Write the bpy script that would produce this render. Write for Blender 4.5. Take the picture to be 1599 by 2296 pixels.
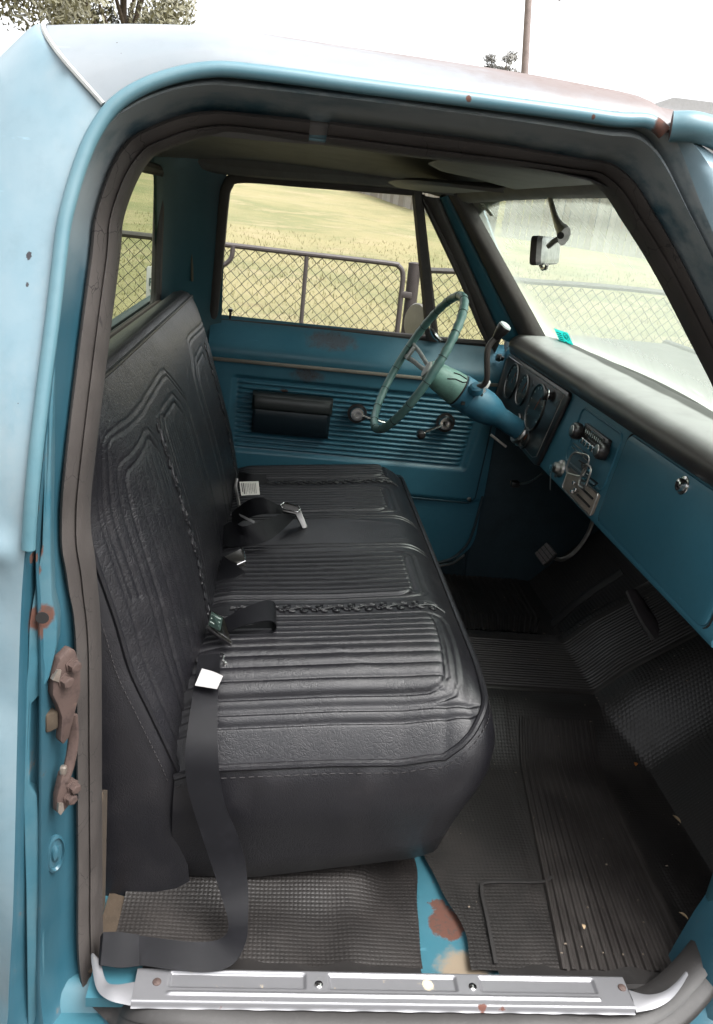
import bpy, bmesh, math, random
import numpy as np
from mathutils import Vector, Matrix
random.seed(7); np.random.seed(7)
PI = math.pi
for o in list(bpy.data.objects):
    bpy.data.objects.remove(o)
SC = bpy.context.scene
COL = SC.collection

# ------------------------------------------------------------------ camera
cam_d = bpy.data.cameras.new('camera'); cam = bpy.data.objects.new('camera', cam_d); COL.objects.link(cam)
cam_d.sensor_fit = 'VERTICAL'; cam_d.sensor_height = 36.0; cam_d.lens = 36.0*1806/2296
cam_d.clip_start = 0.05; cam_d.clip_end = 2000
yaw, pitch, roll = math.radians(6.763), math.radians(20.274), math.radians(7.035)
fw = Vector((math.sin(yaw)*math.cos(pitch), math.cos(yaw)*math.cos(pitch), -math.sin(pitch)))
rt = Vector((math.cos(yaw), -math.sin(yaw), 0)); up = rt.cross(fw)
rr = rt*math.cos(roll)+up*math.sin(roll); uu = rr.cross(fw)
mw = Matrix((rr, uu, -fw)).transposed().to_4x4(); mw.translation = Vector((0, -1.085, 1.205))
cam.matrix_world = mw
SC.camera = cam

# ------------------------------------------------------------------ sky, sun, exposure
SUN_EL, SUN_AZ = math.radians(62), math.radians(128)      # thin overcast, brightest ahead of the truck
world = bpy.data.worlds.new('World'); SC.world = world; world.use_nodes = True
wn = world.node_tree.nodes; wl = world.node_tree.links
sky = wn.new('ShaderNodeTexSky'); sky.sky_type = 'NISHITA'; sky.sun_disc = False
sky.sun_elevation = SUN_EL; sky.sun_rotation = SUN_AZ; sky.dust_density = 6.0; sky.air_density = 1.0; sky.ozone_density = 1.0
hsv = wn.new('ShaderNodeHueSaturation'); hsv.inputs['Saturation'].default_value = 0.12
wl.new(sky.outputs[0], hsv.inputs['Color'])
bg = wn['Background']; bg.inputs['Strength'].default_value = 0.15
wl.new(hsv.outputs[0], bg.inputs['Color'])
sd = bpy.data.lights.new('sun', 'SUN'); sun = bpy.data.objects.new('sun', sd); COL.objects.link(sun)
sd.energy = 0.8; sd.angle = math.radians(40); sd.color = (1.0, 0.97, 0.92)
sdir = Vector((math.sin(SUN_AZ)*math.cos(SUN_EL), math.cos(SUN_AZ)*math.cos(SUN_EL), math.sin(SUN_EL)))
sun.rotation_euler = sdir.to_track_quat('Z', 'Y').to_euler()
SC.view_settings.view_transform = 'Standard'; SC.view_settings.look = 'None'
SC.view_settings.gamma = 1.0; SC.view_settings.use_curve_mapping = False
SC.view_settings.exposure = 2.05
SC.cycles.max_bounces = 10; SC.cycles.diffuse_bounces = 6; SC.cycles.transparent_max_bounces = 16
SC.cycles.caustics_reflective = False; SC.cycles.caustics_refractive = False

# ------------------------------------------------------------------ object helpers
def tag(o, label=None, cat=None, group=None, kind=None):
    if label: o['label'] = label
    if cat: o['category'] = cat
    if group: o['group'] = group
    if kind: o['kind'] = kind
    return o
def empty(name, loc, label, cat, group=None):
    o = bpy.data.objects.new(name, None); COL.objects.link(o); o.location = loc
    o.empty_display_size = 0.05
    return tag(o, label, cat, group)
def wloc(o):
    v = Vector((0, 0, 0))
    while o is not None:
        v += o.location; o = o.parent
    return v
def attach(o, parent):
    if parent is not None:
        o.parent = parent
        if parent.type == 'EMPTY':
            o.matrix_parent_inverse = Matrix.Translation(-wloc(parent))
    return o
def mesh(name, v, f, m, parent=None, smooth=True, label=None):
    me = bpy.data.meshes.new(name); me.from_pydata([tuple(map(float, p)) for p in v], [], f)
    me.validate(); me.update()
    if smooth:
        me.polygons.foreach_set('use_smooth', [True]*len(me.polygons))
    me.materials.append(m)
    o = bpy.data.objects.new(name, me); COL.objects.link(o); attach(o, parent)
    if label: o['label'] = label
    return o
def auto(o, deg=35):
    me = o.data; me.polygons.foreach_set('use_smooth', [True]*len(me.polygons))
    me.set_sharp_from_angle(angle=math.radians(deg)); return o
class MB:
    "collects shapes into one mesh"
    def __init__(s): s.v = []; s.f = []
    def add(s, v, f):
        n = len(s.v); s.v += [tuple(map(float, p)) for p in v]; s.f += [tuple(i+n for i in q) for q in f]; return s
    def grid(s, rings, cu=False, cv=False):
        n = len(s.v); R = len(rings); C = len(rings[0])
        for r in rings: s.v += [tuple(map(float, p)) for p in r]
        for i in range(R if cu else R-1):
            for j in range(C if cv else C-1):
                i2 = (i+1) % R; j2 = (j+1) % C
                s.f.append((n+i*C+j, n+i*C+j2, n+i2*C+j2, n+i2*C+j))
        return s
    def cap(s, ring, flip=False):
        n = len(s.v); s.v += [tuple(map(float, p)) for p in ring]
        q = tuple(range(n, n+len(ring))); s.f.append(q[::-1] if flip else q); return s
    def tube(s, path, r, seg=10, caps=True, closed=False, squash=None, ref=None):
        "round (or squashed) tube; r may be a list"
        P = [Vector(p) for p in path]; n = len(P); rad = r if isinstance(r, (list, tuple)) else [r]*n
        rings = []; prev = Vector(ref) if ref else None
        for i in range(n):
            a = P[(i-1) % n] if (closed or i > 0) else P[i]; b = P[(i+1) % n] if (closed or i < n-1) else P[i]
            t = (b-a)
            if t.length < 1e-9: t = Vector((0, 0, 1))
            t.normalize()
            if prev is None:
                prev = Vector((0, 0, 1)) if abs(t.z) < .9 else Vector((1, 0, 0))
            u = (prev - t*prev.dot(t))
            if u.length < 1e-6: u = t.orthogonal()
            u.normalize(); w = t.cross(u); prev = u if not ref else Vector(ref)
            q1, q2 = (squash if squash else (1, 1))
            rings.append([P[i]+u*(math.cos(k*2*PI/seg)*rad[i]*q1)+w*(math.sin(k*2*PI/seg)*rad[i]*q2) for k in range(seg)])
        s.grid(rings, cu=closed, cv=True)
        if caps and not closed:
            s.cap(rings[0], True); s.cap(rings[-1])
        return s
    def lathe(s, org, axis, prof, seg=24, caps=True):
        "prof: list of (t along axis, radius)"
        a = Vector(axis).normalized(); u = a.orthogonal().normalized(); w = a.cross(u); o = Vector(org)
        rings = [[o+a*t+u*(math.cos(k*2*PI/seg)*r)+w*(math.sin(k*2*PI/seg)*r) for k in range(seg)] for t, r in prof]
        s.grid(rings, cv=True)
        if caps: s.cap(rings[0], True); s.cap(rings[-1])
        return s
    def box(s, c, size, rot=None):
        c = Vector(c); h = [x/2 for x in size]; R = rot or Matrix.Identity(3)
        v = [c+R@Vector((sx*h[0], sy*h[1], sz*h[2])) for sx in (-1, 1) for sy in (-1, 1) for sz in (-1, 1)]
        return s.add(v, [(0, 1, 3, 2), (4, 6, 7, 5), (0, 4, 5, 1), (2, 3, 7, 6), (0, 2, 6, 4), (1, 5, 7, 3)])
    def prism(s, poly, d, org=(0, 0, 0), U=(1, 0, 0), V=(0, 0, 1)):
        "extrude a 2-D polygon (in U,V) by vector d"
        o = Vector(org); U = Vector(U); V = Vector(V); d = Vector(d)
        a = [o+U*p[0]+V*p[1] for p in poly]; b = [p+d for p in a]; n = len(a)
        f = [tuple(range(n))[::-1], tuple(range(n, 2*n))]+[(i, (i+1) % n, n+(i+1) % n, n+i) for i in range(n)]
        return s.add(a+b, f)
    def build(s, name, m, parent=None, smooth=True, bevel=0, label=None, seg=2, fix=True, deg=35):
        o = mesh(name, s.v, s.f, m, parent, False, label); me = o.data
        bm = bmesh.new(); bm.from_mesh(me)
        if fix: bmesh.ops.recalc_face_normals(bm, faces=bm.faces)
        if bevel:
            ed = [e for e in bm.edges if len(e.link_faces) == 2 and e.calc_face_angle(0) > math.radians(30)]
            bmesh.ops.bevel(bm, geom=ed, offset=bevel, segments=seg, profile=.5, affect='EDGES', clamp_overlap=True)
        bm.to_mesh(me); bm.free()
        if smooth: auto(o, deg)
        return o
def catmull(keys, sub=8, closed=False):
    K = [np.array(k, float) for k in keys]; n = len(K); out = []
    rng = range(n) if closed else range(n-1)
    for i in rng:
        p0 = K[(i-1) % n] if (closed or i > 0) else 2*K[0]-K[1]
        p1 = K[i]; p2 = K[(i+1) % n]
        p3 = K[(i+2) % n] if (closed or i+2 < n) else 2*K[-1]-K[-2]
        for k in range(sub):
            t = k/sub
            out.append(.5*((2*p1)+(p2-p0)*t+(2*p0-5*p1+4*p2-p3)*t*t+(3*p1-p0-3*p2+p3)*t**3))
    if not closed: out.append(K[-1])
    return out
def interp(x, xs, ys): return float(np.interp(x, xs, ys))
def sst(a, b, x):
    t = np.clip((x-a)/(b-a), 0, 1); return t*t*(3-2*t)
def rrect(x0, x1, y0, y1, r, seg=5):
    out = []
    for cx, cy, a in ((x1-r, y1-r, 0), (x0+r, y1-r, 90), (x0+r, y0+r, 180), (x1-r, y0+r, 270)):
        for k in range(seg+1):
            t = math.radians(a+90*k/seg); out.append((cx+r*math.cos(t), cy+r*math.sin(t)))
    return out

# ------------------------------------------------------------------ material helpers
class Mat:
    def __init__(s, name, col, rough=.5, metal=0., spec=.5, coat=0.):
        s.m = bpy.data.materials.new(name); s.m.use_nodes = True
        s.n = s.m.node_tree.nodes; s.l = s.m.node_tree.links
        s.b = s.n['Principled BSDF']; s.b.inputs['Roughness'].default_value = rough
        s.b.inputs['Metallic'].default_value = metal; s.b.inputs['Specular IOR Level'].default_value = spec
        s.b.inputs['Coat Weight'].default_value = coat
        s.tc = s.n.new('ShaderNodeTexCoord').outputs['Object']
        rgb = s.n.new('ShaderNodeRGB'); rgb.outputs[0].default_value = (*col, 1); s.col = rgb.outputs[0]
        v = s.n.new('ShaderNodeValue'); v.outputs[0].default_value = rough; s.rough = v.outputs[0]
        v = s.n.new('ShaderNodeValue'); v.outputs[0].default_value = metal; s.metal = v.outputs[0]
        s.nor = None
    def noise(s, scale, detail=4, rough=.55, stretch=None, dist=0.):
        t = s.n.new('ShaderNodeTexNoise'); t.inputs['Scale'].default_value = scale; t.inputs['Detail'].default_value = detail
        t.inputs['Roughness'].default_value = rough; t.inputs['Distortion'].default_value = dist
        src = s.tc
        if stretch:
            mp = s.n.new('ShaderNodeMapping'); mp.inputs['Scale'].default_value = stretch; s.l.new(src, mp.inputs[0]); src = mp.outputs[0]
        s.l.new(src, t.inputs['Vector']); return t.outputs['Fac']
    def voro(s, scale, feature='DISTANCE_TO_EDGE', rand=1., stretch=None, warp=None, dim='3D'):
        t = s.n.new('ShaderNodeTexVoronoi'); t.feature = feature; t.voronoi_dimensions = dim; t.inputs['Scale'].default_value = scale; t.inputs['Randomness'].default_value = rand
        src = s.tc
        if warp:
            nz = s.n.new('ShaderNodeTexNoise'); nz.inputs['Scale'].default_value = warp[0]; s.l.new(src, nz.inputs['Vector'])
            vm = s.n.new('ShaderNodeVectorMath'); vm.operation = 'SCALE'; vm.inputs['Scale'].default_value = warp[1]; s.l.new(nz.outputs['Color'], vm.inputs[0])
            va = s.n.new('ShaderNodeVectorMath'); va.operation = 'ADD'; s.l.new(src, va.inputs[0]); s.l.new(vm.outputs[0], va.inputs[1]); src = va.outputs[0]
        if stretch:
            mp = s.n.new('ShaderNodeMapping'); mp.inputs['Scale'].default_value = stretch; s.l.new(src, mp.inputs[0]); src = mp.outputs[0]
        s.l.new(src, t.inputs['Vector']); return t.outputs['Distance']
    def ramp(s, fac, lo, hi):
        r = s.n.new('ShaderNodeMapRange'); r.inputs['From Min'].default_value = lo; r.inputs['From Max'].default_value = hi
        r.interpolation_type = 'SMOOTHSTEP'
        s.l.new(fac, r.inputs['Value']); return r.outputs[0]
    def math(s, op, a, b=None):
        n = s.n.new('ShaderNodeMath'); n.operation = op; n.use_clamp = False
        for i, x in enumerate((a, b)):
            if x is None: continue
            if isinstance(x, (int, float)): n.inputs[i].default_value = x
            else: s.l.new(x, n.inputs[i])
        return n.outputs[0]
    def axis(s, i):
        x = s.n.new('ShaderNodeSeparateXYZ'); s.l.new(s.tc, x.inputs[0]); return x.outputs[i]
    def mix(s, fac, col, rough=None, metal=None):
        m = s.n.new('ShaderNodeMix'); m.data_type = 'RGBA'; m.clamp_factor = True
        if isinstance(fac, float): m.inputs[0].default_value = fac
        else: s.l.new(fac, m.inputs[0])
        s.l.new(s.col, m.inputs[6]); m.inputs[7].default_value = (*col, 1); s.col = m.outputs[2]
        for nm, val in (('rough', rough), ('metal', metal)):
            if val is None: continue
            q = s.n.new('ShaderNodeMix'); q.data_type = 'FLOAT'; q.clamp_factor = True
            if isinstance(fac, float): q.inputs[0].default_value = fac
            else: s.l.new(fac, q.inputs[0])
            s.l.new(getattr(s, nm), q.inputs[2]); q.inputs[3].default_value = val; setattr(s, nm, q.outputs[0])
        return s
    def spot(s, p, r, soft=.22, nscale=55, namt=.75, stretch=(1, 1, 1)):
        "mask: a ragged patch round a point of the thing"
        mp = s.n.new('ShaderNodeMapping'); mp.inputs['Scale'].default_value = stretch; s.l.new(s.tc, mp.inputs[0])
        d = s.n.new('ShaderNodeVectorMath'); d.operation = 'DISTANCE'; s.l.new(mp.outputs[0], d.inputs[0])
        d.inputs[1].default_value = tuple(a*b for a, b in zip(p, stretch))
        nz = s.noise(nscale, 5, .65)
        k = s.math('ADD', d.outputs['Value'], s.math('MULTIPLY', s.math('SUBTRACT', nz, .5), 2*namt*r))
        return s.math('SUBTRACT', 1.0, s.ramp(k, r*(1-soft), r*(1+soft*.4)))
    def bump(s, h, strength=.3, dist=.002):
        b = s.n.new('ShaderNodeBump'); b.inputs['Strength'].default_value = strength; b.inputs['Distance'].default_value = dist
        s.l.new(h, b.inputs['Height'])
        if s.nor is not None: s.l.new(s.nor, b.inputs['Normal'])
        s.nor = b.outputs[0]; return s
    def done(s):
        s.l.new(s.col, s.b.inputs['Base Color']); s.l.new(s.rough, s.b.inputs['Roughness']); s.l.new(s.metal, s.b.inputs['Metallic'])
        if s.nor is not None: s.l.new(s.nor, s.b.inputs['Normal'])
        return s.m
def simple(name, col, rough=.5, metal=0., var=.25, vs=12, bump=0.):
    M = Mat(name, col, rough, metal)
    M.mix(M.math('MULTIPLY', M.ramp(M.noise(vs, 5), .35, .75), var), tuple(x*.45 for x in col), min(1, rough+.12))
    M.mix(M.math('MULTIPLY', M.ramp(M.noise(vs*7, 3), .5, .8), var*.6), tuple(min(1, x*1.4+.02) for x in col))
    if bump: M.bump(M.noise(220, 3), bump, .001)
    return M.done()
RUST = (.072, .028, .018); RUST2 = (.16, .06, .03)

# ------------------------------------------------------------------ materials
def paint(name, col, fade, rough=.38, rust=(), specks=.0, fadeamt=.6, metal=0., scale=5, rustnoise=0., dirt_lift=None):
    M = Mat(name, col, rough, metal, .5, .0)
    M.mix(M.math('MULTIPLY', M.ramp(M.noise(scale, 6, .6), .3, .75), fadeamt), fade, rough+.12)
    M.mix(M.math('MULTIPLY', M.ramp(M.noise(scale*9, 4, .6), .45, .8), .18), tuple(c*.6 for c in col))
    if rustnoise:
        M.mix(M.math('MULTIPLY', M.ramp(M.noise(14, 7, .7), .66-rustnoise*.1, .74), .8), (.13, .085, .06), .85)
    if specks:
        M.mix(M.ramp(M.math('ADD', M.voro(38, 'F1'), M.math('MULTIPLY', M.noise(5, 2), .22)), .155*specks, .13*specks), (.03, .025, .03), .8)
    if dirt_lift:
        dm = M.math('MULTIPLY', M.ramp(M.noise(7, 6, .65, stretch=(.7, 1, 1.6)), .30, .56), M.ramp(M.axis(2), dirt_lift[0], dirt_lift[1]))
        M.mix(M.math('MULTIPLY', dm, dirt_lift[2]), (.27, .285, .285), .75)  # patchy dirt, coloured pale to brighten the shaded upper jamb
    for sp in rust:
        kw_ = dict(sp[2]) if len(sp) > 2 else {}; am_ = kw_.pop('amt', 1.0)
        M.mix(M.math('MULTIPLY', M.spot(*sp[:2], **kw_), am_), RUST, .9)
        M.mix(M.math('MULTIPLY', M.math('MULTIPLY', M.spot(*sp[:2], **kw_), am_), M.ramp(M.noise(120, 4, .7), .5, .62)), (.05, .028, .022), .9)
    sc_ = M.ramp(M.noise(60, 3, .6, stretch=(.15, .6, 3.0)), .70, .74)
    M.mix(M.math('MULTIPLY', sc_, .35), tuple(min(1, c*1.8+.03) for c in col), .6)
    M.bump(M.noise(4, 3), .25, .006)
    M.bump(M.noise(600, 2), .06, .0005)
    return M
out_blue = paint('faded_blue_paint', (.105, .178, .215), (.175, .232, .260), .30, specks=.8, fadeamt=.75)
for q_, r_ in (((-0.3029, -0.0600, 1.1117), .0035), ((-0.2707, 0.0200, 1.2682), .002), ((-0.3323, -0.0200, 1.1865), .0025), ((-0.2865, -0.0700, 1.1237), .002), ((-0.2981, -0.1200, 0.8901), .0028), ((-0.3262, -0.0800, 1.0019), .002), ((-0.3028, -0.0700, 1.0793), .0022), ((-0.3156, -0.1200, 0.8646), .003), ((-0.3034, -0.1300, 0.8182), .002), ((-0.3278, -0.1300, 0.5107), .0025), ((-0.3028, 0.0300, 1.2361), .002)):
    out_blue.mix(out_blue.spot(q_, r_, namt=.6, nscale=260, soft=.2, stretch=(1, 1, .6)), (.02, .018, .022), .8)
out_blue.mix(out_blue.math('MULTIPLY', out_blue.ramp(out_blue.noise(3.2, 7, .7, stretch=(1, 1, .5)), .52, .72), .35), (.26, .27, .265), .55)
out_blue = out_blue.done()
M = paint('roof_paint', (.140, .162, .178), (.180, .190, .20), .38, specks=.9, fadeamt=.6)
rm = M.math('ADD', M.math('MULTIPLY', M.axis(0), 1.1), M.math('MULTIPLY', M.axis(2), 9.0))
rm = M.math('ADD', rm, M.math('MULTIPLY', M.math('SUBTRACT', M.noise(4, 7, .7), .5), .9))
M.mix(M.math('MULTIPLY', M.ramp(rm, 12.50, 12.95), .9), (.095, .066, .058), .6)
M.mix(M.ramp(M.math('ADD', rm, M.math('MULTIPLY', M.noise(90, 3), .35)), 13.1, 13.3), (.085, .055, .046), .7)
roof_mat = M.done()
jamb_blue = paint('jamb_blue_paint', (.015, .062, .088), (.038, .088, .112), .36, fadeamt=.5, scale=7, rustnoise=.25, dirt_lift=(1.02, 1.24, .72),
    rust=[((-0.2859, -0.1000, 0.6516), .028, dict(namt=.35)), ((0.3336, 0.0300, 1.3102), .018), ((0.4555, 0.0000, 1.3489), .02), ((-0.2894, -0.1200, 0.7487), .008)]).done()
rail_blue = paint('drip_rail_paint', (.056, .128, .156), (.095, .160, .180), .32, fadeamt=.5, scale=9,
    rust=[((0.2028, 0.0000, 1.3493), .004), ((0.4555, 0.0000, 1.3489), .016), ((0.3619, 0.0000, 1.3491), .0035), ((-0.2859, -0.1300, 0.7761), .010)]).done()
jamb_plate_mat = paint('jamb_plate_paint', (.024, .090, .122), (.075, .130, .150), .34, fadeamt=.7, scale=8, rustnoise=.2,
    rust=[((-0.2816, -0.1150, 0.6600), .020, dict(namt=.4)), ((-0.2930, -0.1150, 0.7272), .012), ((-0.2852, -0.1150, 0.7530), .01)]).done()
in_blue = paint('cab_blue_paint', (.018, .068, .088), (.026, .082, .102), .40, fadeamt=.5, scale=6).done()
door_blue = paint('door_blue_paint', (.030, .120, .172), (.046, .150, .204), .36, fadeamt=.5, scale=6,
    rust=[((0.1711, 1.6400, 0.7931), .09, dict(stretch=(1, 1, 3.2), namt=.9, soft=.6, nscale=40, amt=.55)), ((0.0992, 1.6100, 0.6756), .055, dict(stretch=(1, 1, 2), namt=.9, soft=.6, nscale=50, amt=.6)),
          ((0.0298, 1.6100, 0.6107), .02), ((0.3051, 1.6100, 0.5993), .015)]).done()
dash_blue = paint('dash_blue_paint', (.030, .118, .165), (.040, .138, .182), .36, fadeamt=.4, scale=6,
    rust=[((0.7600, 0.8829, 0.6296), .02)]).done()
col_blue = paint('column_blue_paint', (.022, .105, .165), (.062, .135, .175), .42, fadeamt=.5, scale=18).done()
floor_blue = paint('floor_blue_paint', (.024, .095, .125), (.042, .115, .145), .4, fadeamt=.5, scale=8,
    rust=[((0.4075, 0.0665, -0.0400), .040, dict(namt=.5, soft=.12, nscale=40)), ((0.3991, 0.1088, -0.0400), .022, dict(soft=.12)), ((0.4006, 0.1711, -0.0400), .012)])
floor_blue.mix(floor_blue.spot((0.4224, -0.0400, -0.0400), .055, namt=.5, soft=.4), (.17, .135, .095), .9)
floor_blue = floor_blue.done()
head_mat = simple('headliner_grey', (.135, .130, .126), .7, var=.3)
visor_mat = simple('visor_vinyl', (.105, .102, .095), .6, var=.3, bump=.2)
M = Mat('weatherstrip_rubber', (.032, .027, .025), .62)
M.mix(M.math('MULTIPLY', M.ramp(M.noise(9, 6), .35, .7), .6), (.056, .048, .044), .75)
M.mix(M.math('MULTIPLY', M.ramp(M.noise(45, 6, .7), .62, .8), .5), (.13, .105, .09), .9)
crk = M.ramp(M.voro(26, warp=(40, .02), stretch=(1, 1, .8)), .0, .02)
M.mix(M.math('MULTIPLY', M.math('SUBTRACT', 1., crk), M.ramp(M.noise(8, 2), .5, .62)), (.012, .01, .01), .9)
M.bump(M.noise(160, 5), .35, .0015)
rubber = M.done()
black_rubber = simple('black_rubber', (.014, .0125, .012), .55, var=.4, bump=.15)
post_rubber = simple('post_rubber', (.060, .050, .047), .55, var=.4)
gasket_mat = simple('window_gasket', (.045, .037, .035), .55, var=.5)
gasket_old = simple('dusty_gasket', (.12, .09, .08), .75, var=.5, vs=25, bump=.3)
def leather(name, rough=.40, cell=150, st=.24, lo=.15):
    M = Mat(name, (.0080, .0078, .0098), rough, 0, .5)
    w = M.voro(cell, warp=(30, .045), stretch=(1, .75, 1))
    w2 = M.voro(cell*2.3, warp=(60, .018))
    h = M.math('ADD', M.math('MULTIPLY', M.ramp(w, .0, .16), .7), M.math('MULTIPLY', M.ramp(w2, 0, .2), .3))
    h = M.math('MULTIPLY', h, M.ramp(M.noise(7, 3), lo, .68))
    M.bump(h, st, .0018)
    M.bump(M.noise(900, 2), .12, .0004)
    M.mix(M.math('MULTIPLY', M.ramp(M.noise(16, 5), .45, .8), .35), (.022, .020, .022), rough+.1)
    return M.done()
vinyl = leather('black_vinyl', .38)
vinyl_back = leather('black_vinyl_backrest', .36, 105, .36, .05)
stitch_mat = simple('stitch_thread', (.018, .016, .017), .8)
M = Mat('rubber_floor_mat', (.0098, .0085, .0080), .46)
M.mix(M.math('MULTIPLY', M.ramp(M.noise(5, 7, .65), .4, .72), .55), (.022, .018, .016), .72)
M.mix(M.ramp(M.noise(160, 2), .77, .82), (.06, .05, .04), .9)
d = M.voro(122, 'F1', rand=0., dim='2D')
M.bump(M.math('SUBTRACT', 1., M.ramp(d, .15, .55)), .24, .0030)
mat_dots = M.done()
M = Mat('rubber_mat_ribbed', (.0145, .0120, .0110), .48)
M.mix(M.math('MULTIPLY', M.ramp(M.noise(6, 7, .65), .4, .72), .6), (.032, .027, .024), .78)
M.mix(M.ramp(M.noise(150, 2), .765, .81), (.07, .056, .045), .9)
M.bump(M.noise(300, 3), .3, .001)
mat_ribs = M.done()
M = Mat('seat_belt_webbing', (.0055, .0055, .0068), .5, 0, .16)
wv = M.n.new('ShaderNodeTexWave'); wv.inputs['Scale'].default_value = 260; wv.bands_direction = 'DIAGONAL'; M.l.new(M.tc, wv.inputs['Vector'])
M.bump(wv.outputs['Fac'], .25, .0006)
M.mix(M.math('MULTIPLY', M.ramp(M.noise(30, 4), .5, .8), .4), (.014, .014, .017))
webbing = M.done()
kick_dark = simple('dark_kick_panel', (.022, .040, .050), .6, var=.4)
dark_steel = simple('dark_steel', (.16, .155, .15), .3, 1., var=.4, vs=40)
chrome = simple('chrome', (.62, .61, .60), .16, 1., var=.35, vs=30)
dull_chrome = simple('dull_chrome', (.42, .40, .38), .32, 1., var=.5, vs=40)
M = Mat('sill_plate_aluminium', (.20, .20, .21), .40, .6)
M.mix(M.math('MULTIPLY', M.ramp(M.noise(9, 6), .4, .75), .4), (.15, .15, .155), .5)
M.mix(M.ramp(M.noise(75, 5, .7), .66, .72), (.30, .26, .2), .8, .3)
for q in ((-0.0083, -0.1563, 0.0000), (0.4233, -0.1503, -0.0000), (0.4565, -0.1546, 0.0000), (0.6488, -0.1576, 0.0000)):
    M.mix(M.spot(q, .010, namt=.8, nscale=90), (.09, .035, .025), .9, 0.)
M.mix(M.spot((0.3364, -0.1051, 0.0000), .012, namt=.5, nscale=80), (.42, .36, .24), .7, 0.)
sill_mat = M.done()
silver_worn = simple('worn_silver', (.55, .55, .54), .4, .7, var=.6, vs=60)
M = Mat('green_wheel_plastic', (.075, .155, .145), .38)
M.mix(M.math('MULTIPLY', M.ramp(M.noise(30, 5), .4, .75), .6), (.14, .225, .205), .5)
M.mix(M.ramp(M.noise(22, 6, .7), .68, .75), (.025, .05, .048), .7)
M.mix(M.spot((0.3481, 1.0500, 0.7107), .018), (.20, .06, .035), .7)
wheel_green = M.done()
hub_green = simple('green_hub_plastic', (.125, .235, .20), .45, var=.5, vs=30)
spoke_mat = simple('spoke_bare_metal', (.30, .31, .29), .5, .3, var=.6, vs=60)
black_plastic = simple('black_plastic', (.018, .015, .015), .30, var=.3)
gauge_black = simple('gauge_face_black', (.012, .010, .010), .35, var=.2)
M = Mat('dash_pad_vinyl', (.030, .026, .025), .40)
M.mix(M.math('MULTIPLY', M.ramp(M.math('ADD', M.axis(0), M.math('MULTIPLY', M.math('SUBTRACT', M.noise(9, 4), .5), .010)), .762, .790), .9), (.28, .272, .268), .42)  # pale grey band along the top of the pad
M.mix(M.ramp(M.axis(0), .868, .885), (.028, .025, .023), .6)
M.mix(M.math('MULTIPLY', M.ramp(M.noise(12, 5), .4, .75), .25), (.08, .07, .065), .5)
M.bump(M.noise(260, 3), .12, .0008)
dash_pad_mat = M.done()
armrest_mat = simple('armrest_vinyl', (.018, .022, .022), .38, var=.3, bump=.2)
armrest_blue = simple('armrest_base_blue', (.008, .017, .024), .42, var=.3)
M = Mat('rusty_steel', (.062, .040, .034), .68, .15)
M.mix(M.ramp(M.noise(60, 6, .7), .45, .7), (.036, .022, .019), .85)
M.mix(M.ramp(M.noise(25, 4), .62, .72), (.105, .066, .050), .8)
M.bump(M.noise(220, 5), .4, .001)
rust_mat = M.done()
bare_steel = simple('bare_steel_edge', (.36, .31, .27), .35, .8, var=.5, vs=80)
beige = simple('beige_plastic', (.24, .20, .165), .5, var=.4, vs=30)
dark_void = simple('dark_opening', (.006, .005, .005), .8)
white_tag = simple('white_tag', (.36, .35, .35), .6, var=.12)
label_mat = simple('printed_label', (.62, .59, .54), .6, var=.1)
ink = simple('ink', (.02, .02, .02), .7)
grey_ink = simple('grey_ink', (.30, .30, .28), .7)
pale_ink = simple('pale_print', (.55, .62, .58), .5)
teal_sticker = bpy.data.materials.new('teal_sticker'); teal_sticker.use_nodes = True
_n = teal_sticker.node_tree.nodes; _l = teal_sticker.node_tree.links
_t = _n.new('ShaderNodeBsdfTranslucent'); _t.inputs[0].default_value = (.02, .50, .47, 1); _m = _n.new('ShaderNodeMixShader'); _m.inputs[0].default_value = .6
_n['Principled BSDF'].inputs['Base Color'].default_value = (.02, .45, .43, 1)
_l.new(_n['Principled BSDF'].outputs[0], _m.inputs[1]); _l.new(_t.outputs[0], _m.inputs[2]); _l.new(_m.outputs[0], _n['Material Output'].inputs[0])
yellowed = simple('yellowed_paint', (.34, .31, .13), .6, var=.4)
dirt_mat = simple('dried_mud', (.040, .027, .016), .9, var=.6, vs=30, bump=.5)
def glass(name, tint, film=0., gloss=.05, filmcol=(.78, .85, .82), mask=None, mats=None):
    m = bpy.data.materials.new(name); m.use_nodes = True; n = m.node_tree.nodes; l = m.node_tree.links
    n.remove(n['Principled BSDF']); out = n['Material Output']
    tr = n.new('ShaderNodeBsdfTransparent'); tr.inputs[0].default_value = (*tint, 1)
    gl = n.new('ShaderNodeBsdfGlossy'); gl.inputs['Roughness'].default_value = .03
    mx = n.new('ShaderNodeMixShader'); mx.inputs[0].default_value = gloss
    l.new(tr.outputs[0], mx.inputs[1]); l.new(gl.outputs[0], mx.inputs[2]); last = mx
    return m, n, l, last, out
def clear_glass(name, tint, gloss=.04):
    m, n, l, last, out = glass(name, tint, gloss=gloss); l.new(last.outputs[0], out.inputs[0]); return m
side_glass = clear_glass('side_glass', (.96, .97, .95), .02)
rear_glass = clear_glass('tinted_rear_glass', (.56, .62, .52), .05)
vent_glass = clear_glass('vent_glass', (.86, .90, .84), .03)
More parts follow.
